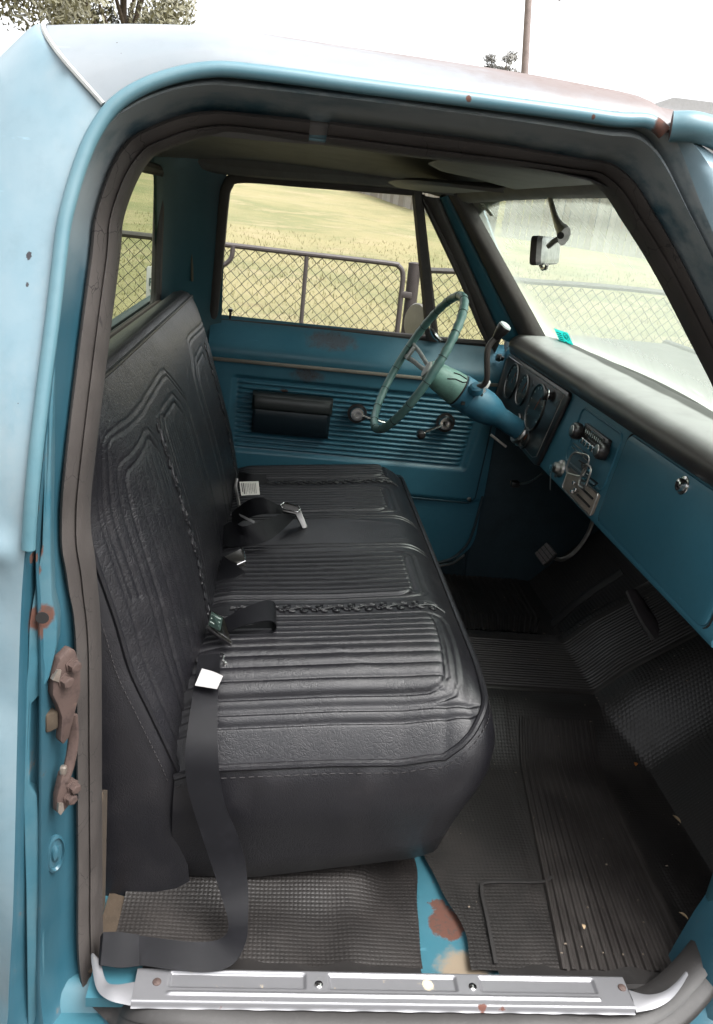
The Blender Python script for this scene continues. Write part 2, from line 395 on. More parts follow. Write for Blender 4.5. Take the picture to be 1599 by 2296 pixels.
# windshield: clear glass under a film of dust that is thickest along the lower edge and the corner
m, n, l, last, out = glass('dusty_windshield', (.66, .73, .68), gloss=.03)
uv = n.new('ShaderNodeAttribute'); uv.attribute_name = 'dust'
nz = n.new('ShaderNodeTexNoise'); nz.inputs['Scale'].default_value = 6; nz.inputs['Detail'].default_value = 6
tcn = n.new('ShaderNodeTexCoord'); mp = n.new('ShaderNodeMapping'); mp.inputs['Scale'].default_value = (2, 7, 1); l.new(tcn.outputs['Object'], mp.inputs[0]); l.new(mp.outputs[0], nz.inputs['Vector'])
ml = n.new('ShaderNodeMath'); ml.operation = 'MULTIPLY_ADD'; l.new(nz.outputs['Fac'], ml.inputs[0]); ml.inputs[1].default_value = .09; l.new(uv.outputs['Fac'], ml.inputs[2])
sb = n.new('ShaderNodeMath'); sb.operation = 'SUBTRACT'; sb.use_clamp = True; l.new(ml.outputs[0], sb.inputs[0]); sb.inputs[1].default_value = .03
tl = n.new('ShaderNodeBsdfTranslucent'); tl.inputs[0].default_value = (.50, .56, .49, 1)
df = n.new('ShaderNodeBsdfDiffuse'); df.inputs[0].default_value = (.62, .68, .64, 1)
ms = n.new('ShaderNodeMixShader'); ms.inputs[0].default_value = .25; l.new(tl.outputs[0], ms.inputs[1]); l.new(df.outputs[0], ms.inputs[2])
m2 = n.new('ShaderNodeMixShader'); l.new(sb.outputs[0], m2.inputs[0]); l.new(last.outputs[0], m2.inputs[1]); l.new(ms.outputs[0], m2.inputs[2])
l.new(m2.outputs[0], out.inputs[0]); windshield_mat = m
# outside
M = Mat('dry_grass_field', (.205, .180, .088), .95)
M.mix(M.math('MULTIPLY', M.ramp(M.noise(.55, 7, .62, stretch=(.8, 1.1, 1)), .42, .62), .7), (.105, .118, .045))
M.mix(M.math('MULTIPLY', M.ramp(M.noise(1.1, 8, .66, stretch=(.7, 1.1, 1)), .50, .64), .75), (.245, .202, .115))
M.mix(M.math('MULTIPLY', M.ramp(M.noise(3.2, 8, .7, stretch=(.6, 1.2, 1)), .55, .72), .6), (.15, .115, .06))
M.mix(M.math('MULTIPLY', M.ramp(M.noise(40, 4, .7), .5, .75), .5), (.14, .125, .05))
M.bump(M.noise(26, 8, .75), .8, .06)
field_mat = M.done()
grass_mat = simple('grass_blades', (.18, .165, .075), .9, var=.6, vs=2)
wire_mat = simple('galvanised_wire', (.022, .019, .015), .6, .2, var=.4)
pipe_mat = simple('painted_gate_pipe', (.038, .030, .029), .5, var=.4)
post_mat = simple('weathered_post', (.035, .027, .026), .75, var=.5)
plank_mats = [simple('fence_plank_%s' % k, c, .85, var=.5, vs=3) for k, c in (('grey', (.25, .235, .205)), ('brown', (.22, .195, .16)), ('pale', (.30, .28, .25)))]
pole_mat = simple('utility_pole_wood', (.17, .135, .125), .85, var=.4, vs=5)
bark = simple('tree_bark', (.10, .075, .055), .9, var=.5)
def leafm(name, c):
    M = Mat(name, c, .6); M.mix(M.math('MULTIPLY', M.ramp(M.noise(1.3, 4), .35, .7), .7), tuple(x*.5 for x in c)); return M.done()
leaf_a = leafm('tree_leaf_olive', (.125, .118, .070)); leaf_b = leafm('tree_leaf_grey', (.12, .115, .105))
house_grey = simple('grey_roof_sheet', (.20, .20, .205), .6, var=.2)
house_wall = simple('grey_wall_board', (.30, .30, .31), .7, var=.2)
house_trim = simple('white_trim', (.75, .75, .75), .6, var=.1)
brick_red = simple('red_brick', (.36, .12, .07), .85, var=.4)

# ================================================================== the truck
TRUCK = empty('pickup_truck', (.35, .85, -.55), 'faded blue old pickup truck with its passenger door opening showing the cab', 'pickup truck')
RA = [(.1,-.19,-.16),(-.15,-.19,-.17),(-.33,-.16,-.14),(-.338,-.145,-.02),(-.325,-.14,.20),(-.308,-.14,.55),(-.300,-.14,.69),(-.292,-.14,.78),(-.284,-.125,.90),
      (-.277,-.064,1.10),(-.269,-.042,1.178),(-.244,-.016,1.262),(-.201,-.001,1.314),(-.121,.010,1.349),(-.03,.012,1.356),(.18,.012,1.358),(.38,.012,1.360),(.462,.011,1.352),
      (.54,-.025,1.234),(.70,-.10,1.0),(.83,-.14,.84),(.96,-.14,.60),(1.0,-.14,.3),(.97,-.15,0),(.86,-.18,-.15),(.5,-.19,-.16)]
RO = [(.1,-.170,-.05),(-.13,-.16,-.055),(-0.1976, -0.1000, -0.0765),(-0.2512, -0.0500, -0.0450),(-0.2585, -0.0300, 0.1960),(-0.2598, -0.0300, 0.5828),(-0.2714, -0.0300, 0.6857),(-0.2785, -0.0300, 0.7563),(-.271,-.024,.87),
      (-.258,.044,1.098),(-.252,.066,1.17),(-.228,.089,1.246),(-.190,.098,1.279),(-.129,.106,1.305),(-.05,.108,1.311),(.20,.110,1.316),(.38,.108,1.311),(.447,.108,1.304),
      (.51,.09,1.245),(.614,.047,1.106),(.765,0,.90),(.90,-.03,.60),(.97,-.03,.3),(.90,-.07,.06),(.75,-.15,-.045),(.5,-.170,-.05)]
RI = [(.1,-.157,-.014),(-.12,-.145,-.012),(-0.1796, -0.0900, -0.0477),(-0.2193, -0.0400, -0.0510),(-0.2333, 0.0000, 0.1687),(-0.2366, 0.0000, 0.5289),(-0.2446, 0.0000, 0.6630),(-0.2533, 0.0000, 0.7532),(-0.2458, 0.0100, 0.8628),
      (-.232,.075,1.099),(-.228,.095,1.166),(-.204,.115,1.233),(-.172,.122,1.258),(-.112,.130,1.282),(-.04,.131,1.287),(.18,.131,1.288),(.38,.133,1.291),(.437,.133,1.284),
      (.493,.115,1.232),(.596,.078,1.106),(.745,.03,.89),(.875,0,.60),(.945,0,.3),(.875,-.05,.09),(.72,-.135,-.012),(.5,-.157,-.014)]
SUB = 10
LA, LO, LI = (np.array(catmull(k, SUB, True)) for k in (RA, RO, RI))
NP = len(LA)

# door jamb between the outer skin and the weatherstrip: rolled edge, gutter, raised bead, flange
jf = [0, .05, .12, .22, .30, .38, .45, .52, .58, .66, .76, .88, 1.0]
jg = [0, .02, .08, .26, .34, .30, .18, .17, .34, .66, .84, .95, 1.0]
def ring(f, g):
    P = LA+(LO-LA)*f; P[:, 1] = LA[:, 1]+(LO[:, 1]-LA[:, 1])*g
    return P
jamb_rings = [ring(f, g) for f, g in zip(jf, jg)]
jamb_rings.append(LO+np.array([0, .06, 0]))
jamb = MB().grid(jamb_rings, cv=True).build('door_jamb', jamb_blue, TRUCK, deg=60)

# weatherstrip: two lengths with a gap at the top where a piece is missing
def seal(i0, i1, name, lab=None, m=None):
    idx = [i % NP for i in range(i0, i1+1)]
    prof = [(-.05, .03), (0, -.003), (.06, -.016), (.22, -.024), (.42, -.022), (.60, -.012), (.66, -.008), (.74, -.016), (.90, -.012), (1.0, .006), (1.02, .03), (.9, .045)]
    rings = []
    rnd = np.random.RandomState(i0)
    wob = np.interp(np.arange(len(idx)), np.arange(0, len(idx)+6, 5), rnd.randn(len(range(0, len(idx)+6, 5)))*.0012)
    for k, i in enumerate(idx):
        d = LI[i]-LO[i]; r = []
        for f, y in prof:
            p = LO[i]+d*(f+(wob[k]*8 if 0.2 < f < 1.01 else 0)); p = p+np.array([0, y+wob[k], 0]); r.append(p)
        rings.append(r)
    b = MB().grid(rings); b.cap(rings[0]); b.cap(rings[-1], True)
    return b.build(name, m or rubber, TRUCK, deg=70, label=lab)
gap0 = int(np.argmin(np.abs(LI[:, 0]-.018)+10*(LI[:, 2] < 1.2))); gap1 = int(np.argmin(np.abs(LI[:, 0]-.046)+10*(LI[:, 2] < 1.2)))
seal(gap1, int(21.6*SUB), 'weatherstrip', 'cracked brown rubber seal round the door opening')
seal(int(1.6*SUB), gap0, 'weatherstrip')
seal(int(21.6*SUB), NP+int(1.6*SUB), 'sill_rubber', 'dark rubber strip under the sill plate', black_rubber)
MB().box(((LO[gap0]+LI[gap1])/2+np.array([0, .012, 0])), (.034, .010, .022)).build('pinch_weld', rail_blue, TRUCK, bevel=.003, label='bare blue metal edge where the seal is torn away')

# drip rail along the top and down the rear pillar
i0, i1 = int(7.05*SUB), int(17.0*SUB)
dr_ = (LO-LA)*np.array([1, 0, 1]); dr_ /= np.linalg.norm(dr_, axis=1)[:, None]+1e-9
path = LA[i0:i1+1]+dr_[i0:i1+1]*.0095+np.array([0, -.006, 0])
MB().tube([tuple(p) for p in path], [.0088]*len(path), 12, squash=(1.0, .95)).build('drip_rail', rail_blue, TRUCK, deg=50)
fp = [(.462, -.004, 1.350), (.49, -.012, 1.352), (.53, .0, 1.348), (.575, .03, 1.338), (.61, .10, 1.330), (.64, .25, 1.330), (.66, .5, 1.335), (.67, .85, 1.338), (.66, 1.2, 1.335), (.64, 1.45, 1.33), (.57, 1.66, 1.338)]
MB().tube(catmull(fp, 6), .018, 12, squash=(1.0, 1.1)).build('windshield_drip_rail', rail_blue, TRUCK, label='rust edged rail over the windshield')

# roof skin
def roofpt(u, v):
    e = np.array(catmull_at(RTOP, u)); cx = -.44+u*(.66+.44)
    cz = 1.466-.026*abs(2*min(u, .5)-1)**3-.043*abs(2*max(u, .5)-1)**2.5
    w = math.sin(v*PI/2)
    s = w**(.38+.14*min(1, u*2))
    y = e[1]+(.85-e[1])*v
    return (e[0]+(cx-e[0])*(v**(.38+.42*min(1, u*3))), y, e[2]+(cz-e[2])*s)
RTOP = [tuple(p) for p in LA[int(11.45*SUB):int(17*SUB)+1:2]]+[(.50, .005, 1.352), (.545, .02, 1.346)]
def catmull_at(keys, u):
    n = len(keys)-1; k = min(int(u*n), n-1); t = u*n-k
    a, b = np.array(keys[k]), np.array(keys[k+1]); return a+(b-a)*t
rings = []
for i in range(61):
    u = i/60
    half = [roofpt(u, (j/28)**1.6) for j in range(29)]
    rings.append(half+[(p[0], 1.70-p[1], p[2]) for p in half[-2::-1]])
MB().grid(rings).build('roof_skin', roof_mat, TRUCK, deg=60)
# rear quarter skin (behind the door opening)
EQ = {2: (-.52, .0, -.14), 3: (-.52, .0, -.02), 4: (-.52, .01, .2), 5: (-.515, .02, .55), 6: (-.51, .02, .69), 7: (-.51, .02, .78), 8: (-.51, .03, .92), 9: (-.50, .06, 1.16), 10: (-.465, .15, 1.285), 11: (-.40, .235, 1.385), 11.45: (-.362, .25, 1.402)}
ks = sorted(EQ); rings = []
crease = lambda z: -.010*math.exp(-((z-.765)/.022)**2)-.013*float(sst(.56, .46, z))+.004*math.exp(-((z-.69)/.04)**2)+.13*max(0., .45-z)**1.5
for i in range(int(2*SUB), int(11.45*SUB)+1):
    t = i/SUB; a = LA[i]
    e = np.array([np.interp(t, ks, [EQ[k][c] for k in ks]) for c in range(3)])
    row = []
    for j in range(19):
        f = j/18
        p = a+(e-a)*f
        p[1] = a[1]+(e[1]-a[1])*f**2.4 + crease(p[2])*min(1, f*8)
        if t > 8.5:
            w_ = min(1, (t-8.5)/2.9)**1.5; q = np.array(roofpt(0, .30*f)); p = p+w_*(q-p)+(1-w_)*w_*np.array([-.02, -.02, .05])*math.sin(PI*f)
        row.append(p)
    row.append(e+np.array([-.03, .3, .0])); row.append(e+np.array([-.02, .62, .02]))
    rings.append(row)
MB().grid(rings).build('rear_cab_panel', out_blue, TRUCK, deg=70)
# the welded seam between the cab panel and the roof
sp = [tuple(np.array(r)+np.array([.001, -.003, .003])) for r in rings[-1][:19]]
MB().tube(sp, .0032, 6).build('roof_seam', simple('seam_sealer', (.30, .31, .30), .7, var=.6, vs=50), TRUCK)
# windshield pillar skin on the near side, and the same on the far side
for s_, nm in ((1, 'windshield_pillar'), (-1, 'windshield_pillar')):
    rings = []
    for i in range(int(17.2*SUB), int(21*SUB)+1, 1):
        a = LA[i]; f_ = [(0, 0), (.012, -.010), (.03, -.016), (.055, -.004), (.075, .02), (.085, .05), (.075, .075)]
        d = np.array([.80, 0, .60])*min(1., max(.2, (i/SUB-17)/.9))
        r = [a+d*f+np.array([0, y, 0]) for f, y in f_]
        if s_ < 0: r = [np.array([p[0], 1.70-p[1], p[2]]) for p in r]
        rings.append(r)
    MB().grid(rings).build(nm, out_blue, TRUCK, deg=60)
MB().tube([tuple(LA[i]+np.array([.075, .05, .055])) for i in range(int(17.2*SUB), 21*SUB, 2)], .013, 8).build('windshield_gasket', gasket_old, TRUCK)

# cab interior shell ------------------------------------------------
# headliner
rings = []
for i in range(25):
    x = -.40+i*(.98/24); row = []
    for j in range(33):
        y = .125+j*(1.45/32); q = abs((y-.85)/.725); p = abs((x-.08)/.49)
        row.append((x, y, 1.348-.055*q**4-.055*p**5))
    rings.append(row)
MB().grid(rings).build('headliner', head_mat, TRUCK)
# rear wall round the back window
def wallpt(x, y, z): return (x+.03*sst(1.2, 1.6, abs(y-.85)+.75)-0*z, y, z)
b = MB()
b.box((-.415, .85, .42), (.03, 1.62, .93))
b.box((-.405, .85, 1.285), (.03, 1.56, .085))
b.box((-.405, .15, 1.06), (.03, .16, .42))
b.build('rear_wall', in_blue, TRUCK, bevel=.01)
cols = [(-.392, 1.465), (-.375, 1.505), (-.345, 1.545), (-.30, 1.58), (-.255, 1.605), (-.225, 1.612), (-.200, 1.615)]
rings = [[(x, y+.045-.27*max(0, z-.85), z) for x, y in cols] for z in np.linspace(.25, 1.30, 22)]
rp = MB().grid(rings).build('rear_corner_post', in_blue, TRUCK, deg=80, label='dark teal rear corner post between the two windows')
MB().tube([(-0.3016, 1.5650, 1.1095), (-0.2980, 1.5850, 1.0369), (-0.2942, 1.6000, 0.9415)], .004, 6, squash=(1, 2)).build('paint_scrape', simple('scraped_primer', (.10, .085, .06), .9), rp)
# back window
def rrect3(y0, y1, z0, z1, r, X): return [(X, p[0], p[1]) for p in rrect(y0, y1, z0, z1, r, 7)]
loop = rrect3(.20, 1.475, .868, 1.252, .05, -.386)
rw = MB().cap(loop).build('rear_window', rear_glass, TRUCK, smooth=False)
MB().tube(loop, .016, 10, closed=True).build('rear_window_gasket', gasket_mat, rw)
MB().tube([(-.372, .22, .873), (-.372, .8, .873), (-.372, 1.46, .873)], .017, 10).build('rear_window_sill_rubber', gasket_old, rw, label='dusty grey brown rubber along the bottom of the back window')
# far side: header rail above the door and inner frame
hdr = catmull([(-.30,1.55,1.30), (-.1, 1.535, 1.30), (.2, 1.53, 1.315), (.45, 1.53, 1.315), (.58, 1.54, 1.27)], 6)
MB().tube(hdr, .035, 10).build('roof_rail', head_mat, TRUCK)
MB().tube([(p[0], 1.70-p[1]-.02, p[2]+.01) for p in hdr], .03, 10).build('roof_rail', head_mat, TRUCK)
wh = catmull([(.50, .12, 1.30), (.53, .3, 1.308), (.555, .85, 1.312), (.54, 1.3, 1.306), (.515, 1.56, 1.297)], 8)
MB().tube(wh, .036, 12, squash=(.9, 1.3)).build('windshield_header', head_mat, TRUCK)
# cowl side / kick panels, firewall
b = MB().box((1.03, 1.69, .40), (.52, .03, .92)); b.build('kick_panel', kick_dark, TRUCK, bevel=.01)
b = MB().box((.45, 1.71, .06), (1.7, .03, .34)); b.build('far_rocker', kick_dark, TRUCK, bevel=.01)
b = MB().box((1.10, -.02, .42), (.50, .03, .80)); b.build('kick_panel', in_blue, TRUCK, bevel=.01)
b = MB().box((1.36, .85, .42), (.03, 1.75, .98)); b.build('firewall', black_rubber, TRUCK, bevel=.01)
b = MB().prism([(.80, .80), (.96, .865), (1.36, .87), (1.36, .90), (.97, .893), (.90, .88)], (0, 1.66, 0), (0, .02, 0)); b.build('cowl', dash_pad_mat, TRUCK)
# hood beyond the glass
rings = []
for i in range(15):
    x = 1.0+i*.09; row = []
    for j in range(21):
        y = -.05+j*.09; q = abs((y-.85)/.9)
        row.append((x, y, .835-.03*q**3-.13*(x-1)))
    rings.append(row)
MB().grid(rings).build('hood', out_blue, TRUCK)

# far A pillar inside: blue post between two bands of dark rubber
def pline(a, b):
    a = np.array(a); b = np.array(b); return [a+(b-a)*t for t in np.linspace(-.12, 1.12, 16)]
PE = [pline((0.4090, 1.5520, 1.2368), (0.7020, 1.6620, 0.8449)), pline((0.4706, 1.5250, 1.2350), (0.7128, 1.6250, 0.9012)), pline((0.4980, 1.5000, 1.2435), (0.7791, 1.5900, 0.8939)), pline((0.5041, 1.4620, 1.2696), (0.8373, 1.5120, 0.8798))]
def band(A, B, m, parent, name, h=.012):
    rows = []
    for p, q in zip(A, B):
        n = Vector(q-p).cross(Vector((.55, .2, -.8))).normalized(); n = n if n.y < 0 else -n; n = np.array(n)
        rows.append([p-n*.03, p, p+(q-p)*.2+n*h*.8, p+(q-p)*.5+n*h, p+(q-p)*.8+n*h*.8, q, q-n*.03])
    return MB().grid(rows).build(name, m, parent, deg=80)
fa = band(PE[1], PE[2], dash_blue, TRUCK, 'inner_windshield_post', .006)
band(PE[0], PE[1], post_rubber, fa, 'door_rubber', .010); band(PE[2], PE[3], post_rubber, fa, 'windshield_rubber', .010)
# near A pillar inner rubber edge of the windshield
na = [np.array((.505, .175, 1.288))+(np.array((.86, .11, .87))-np.array((.505, .175, 1.288)))*t for t in np.linspace(0, 1, 10)]
MB().tube([tuple(p) for p in na], .022, 10).build('windshield_rubber', gasket_mat, TRUCK)

# windshield
nu, nv = 40, 30; rings = []; dust = []
for i in range(nu+1):
    t = i/nu; y = .16+t*(1.60-.16); w = 1-(2*t-1)**2
    row = []
    for j in range(nv+1):
        s = j/nv                      # 0 bottom, 1 top
        x0 = .865+.115*w**.8; z0 = .868; x1 = .515+.05*w; z1 = 1.292
        bow = .02*math.sin(PI*s)
        row.append((x0+(x1-x0)*s+bow, y, z0+(z1-z0)*s+bow*.6))
        e = max(0., min(s*1.0, (.95-t)*1.7+.5*s))
        wip = 0
        d = .22+.40*math.exp(-(e/.075)**1.4)+.18*math.exp(-e/.20)
        a1 = (t-.10)*1.0; 
        r2 = math.hypot((t-.33)*1.9, s+.12); r3 = math.hypot((t-.80)*1.9, s+.12)
        if s > .08 and (r2 < .78 or r3 < .80): d -= .035
        d += .06*s
        dust.append(max(.04, min(.9, d)))
    rings.append(row)
ws = MB().grid(rings).build('windshield', windshield_mat, TRUCK, fix=False)
at_ = ws.data.attributes.new('dust', 'FLOAT', 'POINT'); at_.data.foreach_set('value', dust)
def wsp(t, s, off=-.004):
    w = 1-(2*t-1)**2; x0 = .865+.115*w**.8; x1 = .515+.05*w; bow = .02*math.sin(PI*s)
    return (x0+(x1-x0)*s+bow+off*.76, .16+t*(1.60-.16), .868+(1.292-.868)*s+bow*.6+off*.65)
# teal inspection sticker, lower far corner
def decal(name, t0, t1, s0, s1, m, parent, off, n=3):
    rows = [[wsp(t0+(t1-t0)*i/n, s0+(s1-s0)*j/n, off) for j in range(n+1)] for i in range(n+1)]
    return MB().grid(rows).build(name, m, parent, fix=False)
stk = decal('registration_sticker', .9125, .854, .055, .145, teal_sticker, ws, -.004)
stk['label'] = 'teal registration sticker in the lower corner of the glass'
for k in range(4): decal('print_line', .908, .887, .128-k*.014, .122-k*.014, ink, stk, -.0055, 1)
decal('print_box', .887, .876, .078, .062, white_tag, stk, -.0055, 1)
ring_ = [wsp(.8685+.011*math.cos(a), .115+.022*math.sin(a), -.0055) for a in np.linspace(0, 2*PI, 17)[:-1]]
MB().tube(ring_, .0009, 4, closed=True).build('print_ring', ink, stk)
ring_ = [wsp(.8685+.0055*math.cos(a), .115+.011*math.sin(a), -.0055) for a in np.linspace(0, 2*PI, 13)[:-1]]
MB().tube(ring_, .0009, 4, closed=True).build('print_ring', ink, stk)
svc = decal('service_label', .888, .864, .955, .875, simple('clear_label', (.66, .70, .66), .6), ws, -.004)
for k in range(6): decal('print_line', .885-.002*k, .870-.002*k+(.004 if k % 2 else 0), .945-k*.011, .941-k*.011, ink, svc, -.0055, 1)
# wiper lying on the outside of the glass
wp = [wsp(.60-.38*k/8, .012+.020*math.sin(k/8*PI), .012) for k in range(9)]
wi = MB().tube(wp, .006, 6).build('wiper_blade', black_rubber, TRUCK)
MB().tube([wsp(.42, .02, .03), wsp(.40, .0, .035), (1.02, .70, .875)], .005, 6).build('wiper_arm', dull_chrome, wi)
MB().tube([(wsp(t, .0, -.006)[0]-.004, wsp(t, .0, 0)[1], wsp(t, .0, -.006)[2]+.004) for t in np.linspace(.02, .98, 24)], .014, 8).build('windshield_sill_rubber', gasket_old, TRUCK)

# sun visors
def visor(name, y0, y1, parent, tilt, lab):
    top, bt = [], []
    n = 20; b = MB(); rings = []
    for i in range(n+1):
        t = i/n; y = y0+(y1-y0)*t
        e = math.sqrt(max(0, 1-(2*t-1)**4))
        xr = .47-.22*max(.08, e); rings.append([( .475, y, 1.296), (.47, y, 1.289), (xr+.02, y, 1.289-tilt), (xr, y, 1.296-tilt), (xr+.02, y, 1.303-tilt), (.47, y, 1.303)])
    b.grid(rings, cv=True); b.cap(rings[0]); b.cap(rings[-1], True)
    return b.build(name, visor_mat, parent, deg=60, label=lab)
visor('sun_visor', .20, .74, TRUCK, -.012, 'grey passenger sun visor folded to the roof')
visor('sun_visor', .84, 1.44, TRUCK, .006, 'grey driver sun visor folded to the roof')
# rear-view mirror
mb = MB().tube(catmull([(0.5400, 0.7711, 1.3186), (0.5450, 0.7320, 1.2843), (0.5500, 0.6752, 1.2406), (0.5500, 0.6256, 1.2198), (0.5500, 0.5947, 1.2078)], 5), [.006, .006, .006, .0062, .0065, .007, .007, .0075, .008, .0085, .009, .010, .011, .012, .013, .0145, .016, .018, .019, .020, .020], 10, squash=(1, .55))
mir = mb.build('rear_view_mirror', silver_worn, TRUCK, label='worn silver rear view mirror arm hanging from the roof')
MB().tube([(0.5480, 0.6100, 1.2053), (0.5450, 0.6392, 1.1960), (0.5400, 0.6561, 1.1849)], .006, 8).build('swivel_joint', dull_chrome, mir)
MB().lathe((0.5350, 0.5747, 1.2085), (-.3, -1, 0), [(0, .007), (.004, .007)], 12).build('pivot_pin', dark_void, mir)
ctr = np.array((0.5350, 0.7031, 1.1730)); ang = math.radians(28)
Rm = Matrix.Rotation(-ang, 3, 'Z') @ Matrix.Rotation(math.radians(-7), 3, 'Y')
def mlocal(p): return tuple(Vector(ctr)+Rm@(Vector(p)+Vector((0, .055, 0))))
rings = []
for xx, sc in ((-.010, .96), (-.006, 1.0), (.004, 1.0)):
    rings.append([mlocal((xx, p[0]*sc, p[1]*sc)) for p in rrect(-.10, .10, -.030, .030, .014, 4)])
b = MB().grid(rings, cv=True); b.cap(rings[0]); b.cap(rings[-1], True); b.build('mirror_rim', gasket_mat, mir)
rings = []
for xx, sc in ((.004, .99), (.014, .96), (.020, .86), (.022, .6)):
    rings.append([mlocal((xx, p[0]*sc, p[1]*sc)) for p in rrect(-.10, .10, -.030, .030, .014, 4)])
b = MB().grid(rings, cv=True); b.cap(rings[-1], True); b.build('mirror_housing', silver_worn, mir)
MB().tube([mlocal((.005, -.05, -.030)), mlocal((.012, -.06, -.038)), mlocal((.022, -.075, -.036)), mlocal((.026, -.085, -.028))], .004, 6).build('dip_lever', dull_chrome, mir)


# ------------------------------------------------------------------ driver door (far side)
def door_y(x, z):
    y = 1.62
    y += .045*float(sst(.70, .835, z))**1.5            # belt rolls outwards
    y -= .006*math.exp(-((z-.73)/.03)**2)
    # recessed trim field with pressed ribs
    y += .012*float(sst(.655, .640, z)*sst(.385, .40, z)*sst(-.150, -.135, x)*sst(.735, .715, x+.16*(.64-z)))
    if -.128 < x < .705-.16*(.64-z) and .402 < z < .640:
        q = ((z-.402)/.0170) % 1
        e = float(sst(-.128, -.118, x)*sst(.705-.16*(.64-z), .695-.16*(.64-z), x))
        y -= .0075*e*max(0., math.sin(PI*min(1, q/.8)))**.6
    y += .010*float(sst(.285, .268, z))                # lower shell sits behind the trim board
    return y
zs = sorted(set(list(np.linspace(.022, .40, 60))+list(np.linspace(.40, .645, 190))+list(np.linspace(.645, .838, 50))))
xs = list(np.linspace(-.235, -.11, 14))+list(np.linspace(-.10, .64, 34))+list(np.linspace(.65, .79, 26))
rows = []
for z in zs:
    row = []
    xf = .775-.10*max(0, (z-.80)/.3)
    if z < .15: xf = .775-.13+math.sqrt(max(0, .13**2-(.15-z)**2))-.0
    for x in xs:
        xx = min(x, xf)
        row.append((xx, door_y(xx, z)+ (.02 if x > xf+.004 else 0), z))
    rows.append(row)
b = MB().grid(rows)
door = b.build('driver_door', door_blue, TRUCK, fix=True, deg=50, label='blue driver door with ribbed inner panel seen across the cab')
dl = catmull([(.40, 1.615, .028), (.60, 1.615, .024), (.68, 1.615, .04), (.73, 1.615, .085), (.755, 1.615, .15), (.77, 1.615, .3)], 6)
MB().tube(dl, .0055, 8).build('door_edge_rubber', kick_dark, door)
MB().tube([(.45, 1.61, .010), (.62, 1.61, .008), (.70, 1.61, .03), (.74, 1.61, .07)], .006, 6).build('far_sill_trim', chrome, TRUCK, label='bright strip of the far door sill')
MB().tube([(.30, 1.622, .272), (.725, 1.622, .268), (.745, 1.622, .29), (.755, 1.622, .5), (.76, 1.625, .68)], .004, 6).build('trim_board_edge', simple('trim_edge_dark', (.008, .035, .05), .5), door)
MB().lathe((.722, 1.618, .285), (0, -1, 0), [(0, .008), (.004, .007), (.005, .003)], 10).build('screw', dull_chrome, door)
# beltline molding
MB().prism([(-.235, .694), (.80, .702), (.80, .713), (-.235, .706)], (0, -.010, 0), (0, 1.618, 0)).build('belt_molding', simple('molding_dull', (.27, .24, .20), .45, .5), door, bevel=.002)
# window frame
wf = catmull([(-.228, 1.668, .825), (-.214, 1.608, 1.045), (-.206, 1.568, 1.18), (-.196, 1.552, 1.235), (-.155, 1.545, 1.262), (.05, 1.54, 1.272), (.37, 1.533, 1.287)], 6)
MB().tube(wf, .016, 10, squash=(1, .8)).build('window_frame', gasket_mat, door)
MB().tube([(-.24, 1.672, .822), (.2, 1.672, .828), (.72, 1.668, .834)], .011, 8, squash=(1, .8)).build('window_sweep_rubber', gasket_mat, door)
b = MB(); rings = []
for t in np.linspace(0, 1, 12):
    p = np.array((.372, 1.530, 1.29))+(np.array((.512, 1.655, .826))-np.array((.372, 1.530, 1.29)))*t
    wv = .017+.006*t
    rings.append([p+np.array(o) for o in ((-wv, .0, 0), (-wv*.6, -.012, 0), (wv*.6, -.012, 0), (wv, 0, 0), (wv*.5, .012, 0), (-wv*.5, .012, 0))])
b.grid(rings, cv=True).build('vent_window_post', gasket_mat, door)
MB().tube(catmull([(.392, 1.535, 1.275), (.55, 1.585, 1.06), (.66, 1.64, .90), (.70, 1.66, .845), (.67, 1.662, .838), (.53, 1.66, .834)], 5), .009, 8).build('vent_window_rubber', gasket_mat, door)
MB().cap([(.39, 1.537, 1.27), (.70, 1.662, .84), (.515, 1.66, .834), (.378, 1.537, 1.27)]).build('vent_window_glass', vent_glass, door, smooth=False)
MB().cap([(-.222, 1.672, .82), (.505, 1.672, .83), (.37, 1.538, 1.28), (-.15, 1.548, 1.262), (-.2, 1.565, 1.21)]).build('window_glass', side_glass, door, smooth=False)
# vent latch
MB().tube(catmull([(0.4857, 1.6300, 0.8913), (0.4927, 1.6200, 0.8742), (0.5080, 1.6100, 0.8522), (0.5304, 1.6100, 0.8353)], 4), [.006, .006, .006, .007, .008, .009, .010, .011, .011, .011, .010, .010, .009], 8, squash=(1, .6)).build('vent_latch', chrome, door)
# lock button
MB().lathe((-.172, 1.655, .828), (0, 0, 1), [(0, .004), (.022, .004), (.024, .008), (.032, .008), (.034, .005)], 12).build('lock_button', black_plastic, door)
# armrest: padded top over a pouch base
b = MB(); rings = []
for x, k in ((-.078, .80), (-.070, .97), (-.04, 1.0), (.15, 1.0), (.182, .97), (.192, .80)):
    rings.append([(x, 1.628-p[0]*k, .548+p[1]*(.9+.1*k)) for p in ((0, .058), (.035, .060), (.056, .052), (.063, .036), (.062, .012), (.052, .0), (.0, -.004))])
b.grid(rings, cv=True); b.cap(rings[0]); b.cap(rings[-1], True)
arm = b.build('armrest', armrest_mat, door, bevel=.002, label='padded black armrest on the blue door')
b = MB(); rings = []
for x, k in ((-.074, .85), (-.066, 1.0), (.178, 1.0), (.188, .85)):
    rings.append([(x, 1.628-p[0]*k, .47+p[1]) for p in ((0, .086), (.056, .086), (.056, .06), (.046, .02), (.034, -.004), (.0, -.010))])
b.grid(rings, cv=True); b.cap(rings[0]); b.cap(rings[-1], True); b.build('armrest_pouch', armrest_blue, door, bevel=.003)
